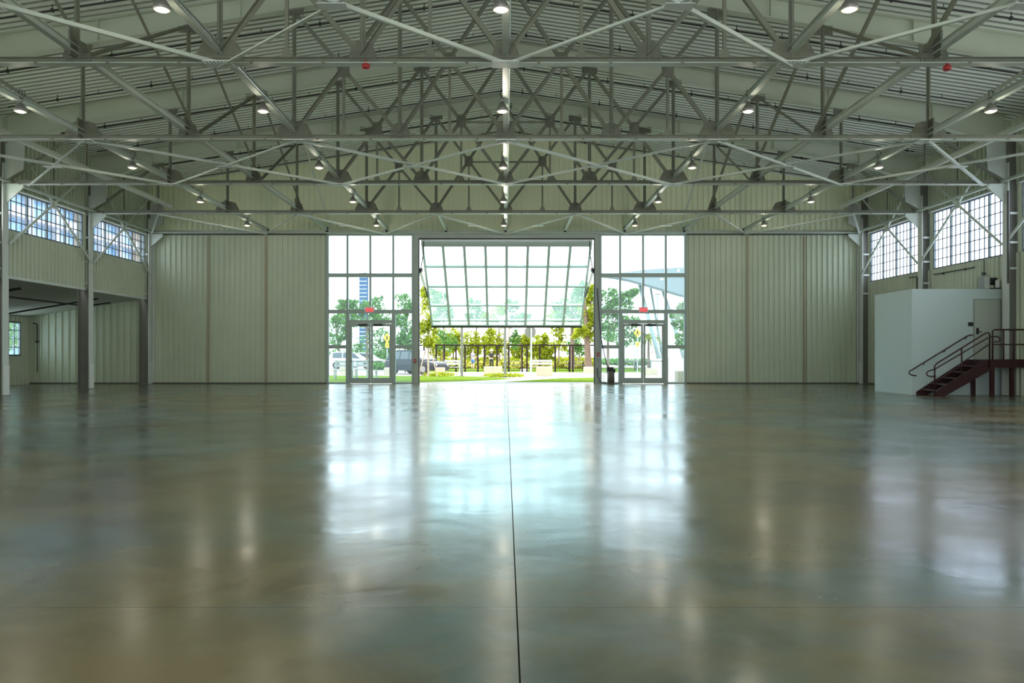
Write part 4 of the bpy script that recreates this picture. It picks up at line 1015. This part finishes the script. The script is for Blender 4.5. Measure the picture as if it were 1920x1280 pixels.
# beige stone blocks
for i, (x0, x1, y0, y1, lb) in enumerate(((815.5, 833, 689, 703, 'beige stone block beside the dark car and staked tree'), (907, 942, 687, 703.5, 'pale stone block in front of the fence, left of the right grey post'),
        (1006, 1036, 687, 704.5, 'pale stone block right of the white sign pole'), (1095.5, 1113, 687.5, 700, 'pale stone block at the right jamb of the opening'),
        (1211, 1233, 690, 703, 'beige stone block behind the right glass doors'), (1271, 1296, 695, 716, 'beige stone block at the right edge of the right glazing'),
        (636.5, 647.5, 687.5, 702, 'small beige block behind the left bench'), (720, 731, 689, 702, 'small beige block behind the left glass doors, right leaf'))):
    d = CAMZ*F/(y1-CY); a, b = GX(x0, d), GX(x1, d); h = GZ(y0, d); e_ = 0.03
    mb = MB().hexa([(a, d, 0), (b, d, 0), (b, d+0.7, 0), (a, d+0.7, 0), (a, d, h-e_), (b, d, h-e_), (b, d+0.7, h-e_), (a, d+0.7, h-e_)])
    mb.hexa([(a, d, h-e_), (b, d, h-e_), (b, d+0.7, h-e_), (a, d+0.7, h-e_), (a+e_, d+e_, h), (b-e_, d+e_, h), (b-e_, d+0.7-e_, h), (a+e_, d+0.7-e_, h)])
    tag(mb.build('stone_block', 'block'), lb, 'block', 'stone blocks on the plaza')

def bench(x0, x1, d, label, h=0.45, back=True, m='bench'):
    a, b = GX(x0, d), GX(x1, d)
    r = thing('slatted_bench', label, 'bench', ((a+b)/2, d, 0), 'white slatted benches')
    for k in range(3): MB().box(a, b, d+k*0.16, d+k*0.16+0.13, h-0.04, h).build('seat_slat', m, r)
    if back:
        for k in range(2): MB().box(a, b, d+0.52, d+0.55, h+0.14+k*0.2, h+0.28+k*0.2).build('back_slat', m, r)
    for x in (a+0.06, b-0.06):
        MB().box(x-0.03, x+0.03, d+0.02, d+0.08, 0, h-0.04).box(x-0.03, x+0.03, d+0.46, d+0.52, 0, h-0.04 if not back else h+0.5).build('leg', m, r)
bench(624, 660, 41.5, 'white slatted bench right outside the left glazing, left one', 0.5)
bench(664, 690, 42.5, 'white slatted bench outside the left leaf of the left doors', 0.5)
bench(702, 733, 44.5, 'white bench outside the right leaf of the left doors', 0.42, False)
bench(832, 863, 55.5, 'white slatted bench between the dark car and the left grey post')
bench(993, 1036, 57.0, 'white slatted bench behind the stone block and the sign pole')
# picnic tables
def picnic(px, d, label):
    x = GX(px, d)
    r = thing('picnic_table', label, 'picnic table', (x, d, 0), 'picnic tables in the garden')
    MB().box(x-0.9, x+0.9, d-0.38, d+0.38, 0.70, 0.75).build('tabletop', 'postgrey', r)
    for s in (-1, 1):
        MB().box(x-0.9, x+0.9, d+s*0.72-0.14, d+s*0.72+0.14, 0.42, 0.46).build('seat', 'postgrey', r)
        MB().bar((x+s*0.6, d-0.7, 0), (x+s*0.6, d-0.2, 0.72), 0.07, 0.05).bar((x+s*0.6, d+0.7, 0), (x+s*0.6, d+0.2, 0.72), 0.07, 0.05).box(x+s*0.6-0.03, x+s*0.6+0.03, d-0.8, d+0.8, 0.36, 0.42).build('leg_frame', 'fence', r)
picnic(1080, 67, 'grey picnic table in the garden near the right jamb of the opening')
picnic(1178, 64, 'grey picnic table behind the right glass doors, left one')
picnic(1208, 67, 'grey picnic table behind the right glass doors, right one')
picnic(962, 68, 'grey picnic table in the garden just right of the right grey post')
# low wall and railing on the right
d = 62
o = MB().box(GX(1222, d), GX(1300, d), d, d+0.4, 0, GZ(672, d)).build('low_wall', 'facadewhite'); tag(o, 'low pale concrete wall behind the right glazing', 'wall')
rr_ = thing('street_railing', 'thin grey railing standing behind the low concrete wall', 'railing', (GX(1260, 64), 64, 0))
MB().box(GX(1222, 64), GX(1300, 64), 63.98, 64.02, GZ(652, 64)-0.03, GZ(652, 64)).build('top_rail', 'postgrey', rr_)
for k in range(12):
    x = GX(1224 + k*6.6, 64); MB().box(x-0.02, x+0.02, 63.98, 64.02, 0, GZ(652, 64)-0.03).build('baluster', 'postgrey', rr_)
# thin far lamp posts seen right
for px, lb in ((1189, 'thin grey lamp post behind the right doors, left leaf'), (1233, 'thin tall grey lamp post under the big canopy')):
    d = 76; x = GX(px, d); top_ = GZ(618 if px < 1200 else 552, d)
    r = thing('lamp_post', lb, 'lamp post', (x, d, 0), 'thin lamp posts')
    MB().tube([(x, d, 0), (x, d, top_)], 0.05, 6).build('pole', 'grey', r)
    MB().box(x-0.3, x+0.3, d-0.1, d+0.1, top_, top_+0.08).build('lamp_head', 'grey', r)

# big tilted canopy
cd_ = 70.0
cn = thing('canopy_shelter', 'large pale curved canopy on slanting white legs behind the right glazing', 'canopy', (GX(1240, cd_), cd_, 0))
lo_, hi_ = [], []
pts_lo = [(1120, 520), (1150, 523), (1180, 529), (1210, 537), (1240, 546), (1270, 555), (1300, 563), (1340, 572)]
pts_hi = [(1120, 519), (1150, 517), (1180, 513), (1210, 509.5), (1240, 507), (1270, 505.5), (1300, 504), (1340, 503)]
cm_ = MB()
lo3 = [P(a, b, cd_ - 2) for a, b in pts_lo]; hi3 = [P(a, b, cd_ + 12 - 1.0*abs(a-1230)/60) for a, b in pts_hi]
for i in range(len(lo3)-1):
    up = V((0, 0, 0.22))
    cm_.hexa([lo3[i], lo3[i+1], hi3[i+1], hi3[i], lo3[i]+up, lo3[i+1]+up, hi3[i+1]+up, hi3[i]+up])
cm_.build('canopy_skin', 'canopy', cn)
for (x0, y0, x1, y1) in ((1199, 533, 1241, 695), (1243, 545, 1290, 692)):
    a, b = P(x0, y0, cd_), P(x1, y1, cd_); b.z = 0
    MB().cone(a, b, 0.14, 0.20, 10).build('leg', 'canopyleg', cn, True)
a = P(1220, 540, cd_+4); b = P(1246, 640, cd_+4); b.z = 0
MB().cone(a, b, 0.10, 0.13, 10).build('leg', 'canopyleg', cn, True)

# far tower
td = 700.0
tx0, tx1, tz = GX(673.5, td), GX(687.5, td), GZ(511, td)
tw = thing('office_tower', 'distant dark blue glass tower rising above the trees', 'tower', ((tx0+tx1)/2, td, 0))
MB().box(tx0, tx1, td, td+8, 0, tz).build('tower_body', 'towerglass', tw)
MB().box(tx0-0.5, tx1-2.5, td-0.2, td+7, tz-0.2, tz+2.0).build('roof_cap', 'facadewhite', tw)
fl = MB()
for k in range(1, 22): fl.box(tx0-0.1, tx1+0.1, td-0.12, td, k*3.4+1.2, k*3.4+1.8)
fl.build('floor_bands', 'grey', tw)

# building seen through the left high windows
bd = thing('apartment_building', 'pale glassy apartment block with balconies beyond the left high windows', 'building', (-62, 108, 0))
MB().box(-74, -62, 78, 140, 0, 40).build('facade_glass', 'facadeglass', bd)
for k in range(12):
    z = 2.5 + k*3.2
    sl = MB().box(-62, -60.4, 78, 140, z, z+0.35).build('balcony_slab', 'facadewhite', bd)
    y = 79 + (k % 3)*4
    while y < 138:
        MB().box(-60.5, -60.4, y, y+4.5, z+0.35, z+1.3).build('parapet', 'facadewhite', bd); y += 11
for k in range(11):
    y = 79 + k*6; MB().box(-62.3, -61.2, y, y+0.7, 0, 40).build('pier', 'facadewhite' if k % 3 else 'facadetan', bd)
MB().box(-62.2, -61.6, 84, 97, 14, 24).build('tan_panel', 'facadetan', bd)
# trees outside the low aisle window
T('street_tree', 'green tree outside the low aisle window', 45, -20, 700, [(-15, 630, 40, 35), (20, 600, 40, 30), (50, 625, 40, 30)], 'leaf_g', 6, 260, 0.16)

# ------------------------------------------------------------------ cars
def car(px, d, ang, L, W, H, paint, label, suv=True):
    c = V((GX(px, d), d, 0))
    root = thing('parked_car', label, 'car', c, 'parked cars')
    R = Matrix.Rotation(ang, 3, 'Z')
    def X(p): return R @ V(p) + c
    def mesh(rings, name, m, parent=root):
        mb = MB(); n0 = len(rings[0])
        for r in rings: mb.v += [tuple(X(p)) for p in r]
        for i in range(len(rings)-1):
            for k in range(n0): mb.f.append((i*n0+k, i*n0+(k+1) % n0, (i+1)*n0+(k+1) % n0, (i+1)*n0+k))
        mb.f.append(tuple(range(n0))); mb.f.append(tuple((len(rings)-1)*n0+k for k in range(n0)))
        return mb.build(name, m, parent, False)
    h = L/2; w = W/2; bz = 0.56*H
    # lower body: stations along the length (x, bottom, shoulder height, half width)
    st = [(-h, 0.42, bz*0.95, w*0.82), (-h+0.12, 0.30, bz*1.02, w*0.93), (-h*0.6, 0.24, bz*1.05, w), (0, 0.24, bz*1.03, w), (h*0.45, 0.24, bz*1.0, w), (h*0.80, 0.26, bz*0.90, w*0.95), (h-0.10, 0.30, bz*0.80, w*0.86), (h, 0.40, bz*0.68, w*0.74)]
    mesh([[(x, -a, b), (x, a, b), (x, a, (b+t)/2+0.05), (x, a*0.93, t), (x, -a*0.93, t), (x, -a, (b+t)/2+0.05)] for x, b, t, a in st], 'body', paint)
    # greenhouse
    gh = [(-h+0.10, bz, bz*1.04, w*0.86, w*0.80), (-h+0.45, bz, H*0.965, w*0.90, w*0.70), (-h*0.35, bz, H, w*0.92, w*0.72), (h*0.02, bz, H*0.985, w*0.92, w*0.72), (h*0.50, bz*0.98, bz*1.03, w*0.88, w*0.80)]
    mesh([[(x, -a, z0), (x, a, z0), (x, b, z1), (x, -b, z1)] for x, z0, z1, a, b in gh], 'cabin', paint)
    # side windows and screens
    for s in (-1, 1):
        def sw(x, f):
            for (xa, z0a, z1a, aa, ba), (xb, z0b, z1b, ab, bb) in zip(gh[:-1], gh[1:]):
                if xa <= x <= xb:
                    t = (x-xa)/(xb-xa); z0 = z0a+(z0b-z0a)*t; z1 = z1a+(z1b-z1a)*t; a = aa+(ab-aa)*t; b = ba+(bb-ba)*t
                    return (x, s*(a+(b-a)*f+0.012), z0+(z1-z0)*f)
        for xa, xb in ((-h+0.55, -h*0.38), (-h*0.34, -h*0.02), (h*0.02, h*0.34)):
            top_b = 0.86
            mb = MB(); q4 = [sw(xa, 0.14), sw(xb, 0.14), sw(xb, top_b), sw(xa, top_b)]
            mb.hexa([X(p) for p in q4] + [X((p[0], p[1]-s*0.01, p[2])) for p in q4]); mb.build('side_window', 'carglass', root)
    def screen(i, j, f0, f1, name, o):
        (xa, z0a, z1a, aa, ba), (xb, z0b, z1b, ab, bb) = gh[i], gh[j]
        pa = (xa, ba*0.9, z1a); pb = (xb, bb*0.9, z1b)
        def lp(t): return (pa[0]+(pb[0]-pa[0])*t+o, pa[1]+(pb[1]-pa[1])*t, pa[2]+(pb[2]-pa[2])*t+0.012)
        a, b = lp(f0), lp(f1)
        q4 = [(a[0], -a[1], a[2]), (a[0], a[1], a[2]), (b[0], b[1], b[2]), (b[0], -b[1], b[2])]
        MB().hexa([X(p) for p in q4] + [X((p[0], p[1], p[2]-0.012)) for p in q4]).build(name, 'carglass', root)
    screen(3, 4, 0.08, 0.92, 'windscreen', 0.01); screen(0, 1, 0.15, 0.9, 'rear_window', -0.01)
    for x in (-h*0.60, h*0.62):
        for s in (-1, 1):
            wh = MB().cone(X((x, s*(w-0.22), 0.34)), X((x, s*(w+0.015), 0.34)), 0.34, 0.34, 20).build('wheel', 'tyre', root)
            MB().cone(X((x, s*(w+0.01), 0.34)), X((x, s*(w+0.03), 0.34)), 0.22, 0.19, 14).build('hub', 'hub', wh)
    for s in (-1, 1):
        MB().bar(X((h-0.22, s*w*0.66, bz*0.74)), X((h-0.02, s*w*0.52, bz*0.66)), 0.14, 0.2).build('headlight', 'headlight', root)
        MB().bar(X((-h-0.01, s*w*0.70, bz*0.80)), X((-h+0.06, s*w*0.78, bz*0.98)), 0.12, 0.14).build('tail_light', 'taillight', root)
        MB().bar(X((h*0.36, s*w*1.0, bz*1.05)), X((h*0.36, s*w*1.16, bz*1.08)), 0.12, 0.1).build('mirror', paint, root)
    MB().bar(X((h+0.005, -w*0.45, bz*0.62)), X((h+0.005, w*0.45, bz*0.62)), 0.16, 0.03, (0, 0, 1)).build('grille', 'black', root)
    MB().bar(X((h-0.02, -w*0.72, 0.42)), X((h-0.02, w*0.72, 0.42)), 0.14, 0.10, (0, 0, 1)).build('bumper', 'black', root)
car(662, 74, 0.0, 4.55, 1.85, 1.62, 'carwhite', 'white hatchback car parked behind the left glass doors')
car(690, 82, 0.0, 4.5, 1.85, 1.55, 'carsilver', 'silver car partly hidden behind the white hatchback')
car(782, 53.5, -0.62, 4.4, 1.9, 1.62, 'carblack', 'dark car with bright bonnet parked behind the left jamb of the opening')

# ------------------------------------------------------------------ people in the garden (small, far off)
def skinned(name, joints, edges, m, parent):
    """one continuous body: joints = [(point, radius)]"""
    off = V((0, 0, 0)); p = parent
    while p is not None: off += p.location; p = p.parent
    me = bpy.data.meshes.new(name)
    me.from_pydata([tuple(V(j[0]) - off) for j in joints], edges, [])
    o = bpy.data.objects.new(name, me); COL.objects.link(o); o.parent = parent
    me.materials.append(M[m])
    sk = o.modifiers.new('skin', 'SKIN'); sk.use_smooth_shade = True
    ss = o.modifiers.new('subd', 'SUBSURF'); ss.levels = 1; ss.render_levels = 2
    for i, j in enumerate(joints):
        v = me.skin_vertices[0].data[i]; r = j[1]; v.radius = r if isinstance(r, tuple) else (r, r); v.use_root = (i == 0)
    return o
def person(px, d, label, shirt, legs, hat, face, arm, seat=0.0):
    c = V((GX(px, d), d, 0)); R = Matrix.Rotation(face, 3, 'Z')
    root = thing('person', label, 'person', c, None)
    def X(x, y, z): return R @ V((x, y, z)) + c
    J = [(X(0, 0, 0.93), 0.13), (X(0, 0, 1.12), 0.12), (X(0, 0, 1.33), 0.15), (X(0, 0, 1.46), 0.065), (X(0, -0.01, 1.54), 0.07), (X(0, -0.02, 1.63), 0.10), (X(0, -0.01, 1.72), 0.075)]
    E = [(0, 1), (1, 2), (2, 3), (3, 4), (4, 5), (5, 6)]
    for s in (-1, 1):
        b = len(J); ax, ay = arm[0 if s < 0 else 1]
        el = (s*(0.22+0.10*ax), -0.10*ay, 1.14 + 0.12*max(0, ay-0.5)); ha = (s*(0.22+0.04*ax), -0.30*ay - 0.02, 0.92 + 0.30*ay)
        J += [(X(s*0.18, 0, 1.39), 0.062), (X(*el), 0.046), (X(*ha), 0.034), (X(ha[0], ha[1]-0.07, ha[2]-0.05), 0.042), (X(ha[0], ha[1]-0.13, ha[2]-0.10), 0.018)]
        E += [(2, b), (b, b+1), (b+1, b+2), (b+2, b+3), (b+3, b+4)]
        for fx in (-0.03, 0.0, 0.028, -0.05):
            J.append((X(ha[0]+fx, ha[1]-0.14, ha[2]-0.09), 0.011)); E.append((b+3, len(J)-1))
        g = len(J)
        J += [(X(s*0.10, 0, 0.86), 0.092), (X(s*0.12, -0.03, 0.49), 0.062), (X(s*0.12, 0.02, 0.09), 0.042), (X(s*0.13, -0.14, 0.035), 0.036)]
        E += [(0, g), (g, g+1), (g+1, g+2), (g+2, g+3)]
    body = skinned('body', J, E, 'skin', root)
    sh = [(X(0, 0, 0.95), 0.155), (X(0, 0, 1.12), 0.145), (X(0, 0, 1.33), 0.172), (X(0, 0, 1.44), 0.085)]; se = [(0, 1), (1, 2), (2, 3)]
    for s in (-1, 1):
        b = len(sh); ax, ay = arm[0 if s < 0 else 1]; el = (s*(0.22+0.10*ax), -0.10*ay, 1.14 + 0.12*max(0, ay-0.5))
        p0 = V((s*0.19, 0, 1.39)); p1 = p0.lerp(V(el), 0.75)
        sh += [(X(*p0), 0.080), (X(*p1), 0.068)]; se += [(2, b), (b, b+1)]
    skinned('shirt', sh, se, shirt, root)
    lg = [(X(0, 0, 0.95), 0.15), (X(0, 0, 0.86), 0.15)]; le = [(0, 1)]
    for s in (-1, 1):
        b = len(lg); lg += [(X(s*0.11, 0, 0.78), 0.105), (X(s*0.12, -0.03, 0.50), 0.088)]; le += [(1, b), (b, b+1)]
        if legs[1]: lg += [(X(s*0.12, 0.02, 0.10), 0.062)]; le += [(b+1, b+2)]
    skinned('trousers' if legs[1] else 'shorts', lg, le, legs[0], root)
    hc = X(0, -0.01, 1.69)
    if hat == 'straw': MB().lathe(hc, [(0.26, -0.01), (0.25, 0.01), (0.12, 0.03), (0.11, 0.13), (0.05, 0.16)], 18).build('straw_hat', 'straw', root, True)
    elif hat == 'cap': MB().lathe(hc, [(0.115, 0.0), (0.115, 0.05), (0.07, 0.11), (0.01, 0.13)], 14).bar(X(0, -0.10, 1.70), X(0, -0.22, 1.69), 0.16, 0.015, R @ V((1, 0, 0))).build('cap', 'postgrey', root, True)
    fc = MB()                                            # nose, ears
    fc.cone(X(0, -0.11, 1.64), X(0, -0.145, 1.62), 0.02, 0.012, 6)
    for s in (-1, 1): fc.lathe(X(s*0.105, 0, 1.62), [(0.008, -0.03), (0.02, 0), (0.008, 0.03)], 6)
    fc.build('nose_and_ears', 'skin', body)
    ey = MB()
    for s in (-1, 1): ey.lathe(X(s*0.035, -0.112, 1.655), [(0.004, -0.010), (0.012, 0), (0.004, 0.010)], 6)
    ey.bar(X(-0.03, -0.112, 1.585), X(0.03, -0.112, 1.585), 0.010, 0.006)
    ey.build('eyes_and_mouth', 'black', body)
person(886.5, 74, 'person in grey cap, lavender shirt and blue shorts standing in the garden', 'lavender', ('bluecloth', False), 'cap', 2.4, ((0.3, 0.6), (0.3, 0.3)))
person(921.5, 74.5, 'person in a straw hat and black shirt standing in the garden', 'blackcloth', ('blackcloth', True), 'straw', 0.3, ((0.4, 0.2), (0.4, 0.9)))

# ------------------------------------------------------------------ light, sky, camera
wd = bpy.data.worlds.new('sky'); SC.world = wd; wd.use_nodes = True
nt = wd.node_tree; bg = nt.nodes['Background']
tc = nt.nodes.new('ShaderNodeTexCoord'); nz = nt.nodes.new('ShaderNodeTexNoise'); nz.inputs['Scale'].default_value = 2.2; nz.inputs['Detail'].default_value = 5
mp = nt.nodes.new('ShaderNodeMapping'); mp.inputs['Scale'].default_value = (1, 1, 3)
rp = nt.nodes.new('ShaderNodeValToRGB')
rp.color_ramp.elements[0].position = 0.35; rp.color_ramp.elements[0].color = (0.80, 0.92, 1.0, 1)
rp.color_ramp.elements[1].position = 0.65; rp.color_ramp.elements[1].color = (1.0, 1.0, 1.0, 1)
nt.links.new(tc.outputs['Generated'], mp.inputs['Vector']); nt.links.new(mp.outputs['Vector'], nz.inputs['Vector'])
nt.links.new(nz.outputs['Fac'], rp.inputs['Fac']); nt.links.new(rp.outputs['Color'], bg.inputs['Color'])
SKY = 3.0
bg.inputs['Strength'].default_value = SKY
sun = bpy.data.lights.new('sun', 'SUN'); sun.energy = 2.0; sun.angle = math.radians(2.0); sun.color = (1.0, 0.96, 0.86)
so = bpy.data.objects.new('sun', sun); COL.objects.link(so)
so.rotation_euler = (math.radians(24), math.radians(8), 0); so.location = (0, 40, 40)
# sampling portals at the openings: they only tell the renderer where daylight enters
def portal(loc, rot, sx, sy):
    l = bpy.data.lights.new('daylight_portal', 'AREA'); l.shape = 'RECTANGLE'; l.size = sx; l.size_y = sy; l.cycles.is_portal = True
    o = bpy.data.objects.new('daylight_portal', l); COL.objects.link(o); o.location = loc; o.rotation_euler = rot
portal((0, DW+0.3, 3.3), (-math.pi/2, 0, 0), 16.2, 6.7)
portal((0, YF-0.2, 4.1), (math.pi/2, 0, 0), 14.0, 8.2)
portal((-XL-0.2, 13, (ZL0+ZL1)/2), (0, -math.pi/2, 0), 1.4, 42)
portal((XW+0.2, 13, (ZR0+ZR1)/2), (0, math.pi/2, 0), 2.2, 42)

cam = bpy.data.cameras.new('camera'); co = bpy.data.objects.new('camera', cam); COL.objects.link(co)
co.location = (0, 0, CAMZ); co.rotation_euler = (math.pi/2, 0, 0)
cam.sensor_width = 36; cam.lens = F/1920*36
cam.shift_x = 12/1920; cam.shift_y = 26/1920
cam.clip_end = 2000
SC.camera = co
SC.view_settings.view_transform = 'Standard'; SC.view_settings.look = 'None'
SC.view_settings.exposure = 0.86; SC.view_settings.gamma = 1.0
SC.view_settings.use_curve_mapping = False
SC.cycles.max_bounces = 10; SC.cycles.diffuse_bounces = 6; SC.cycles.transparent_max_bounces = 24
SC.cycles.use_denoising = True
SC.cycles.caustics_reflective = True; SC.cycles.caustics_refractive = False
SC.cycles.sample_clamp_indirect = 4
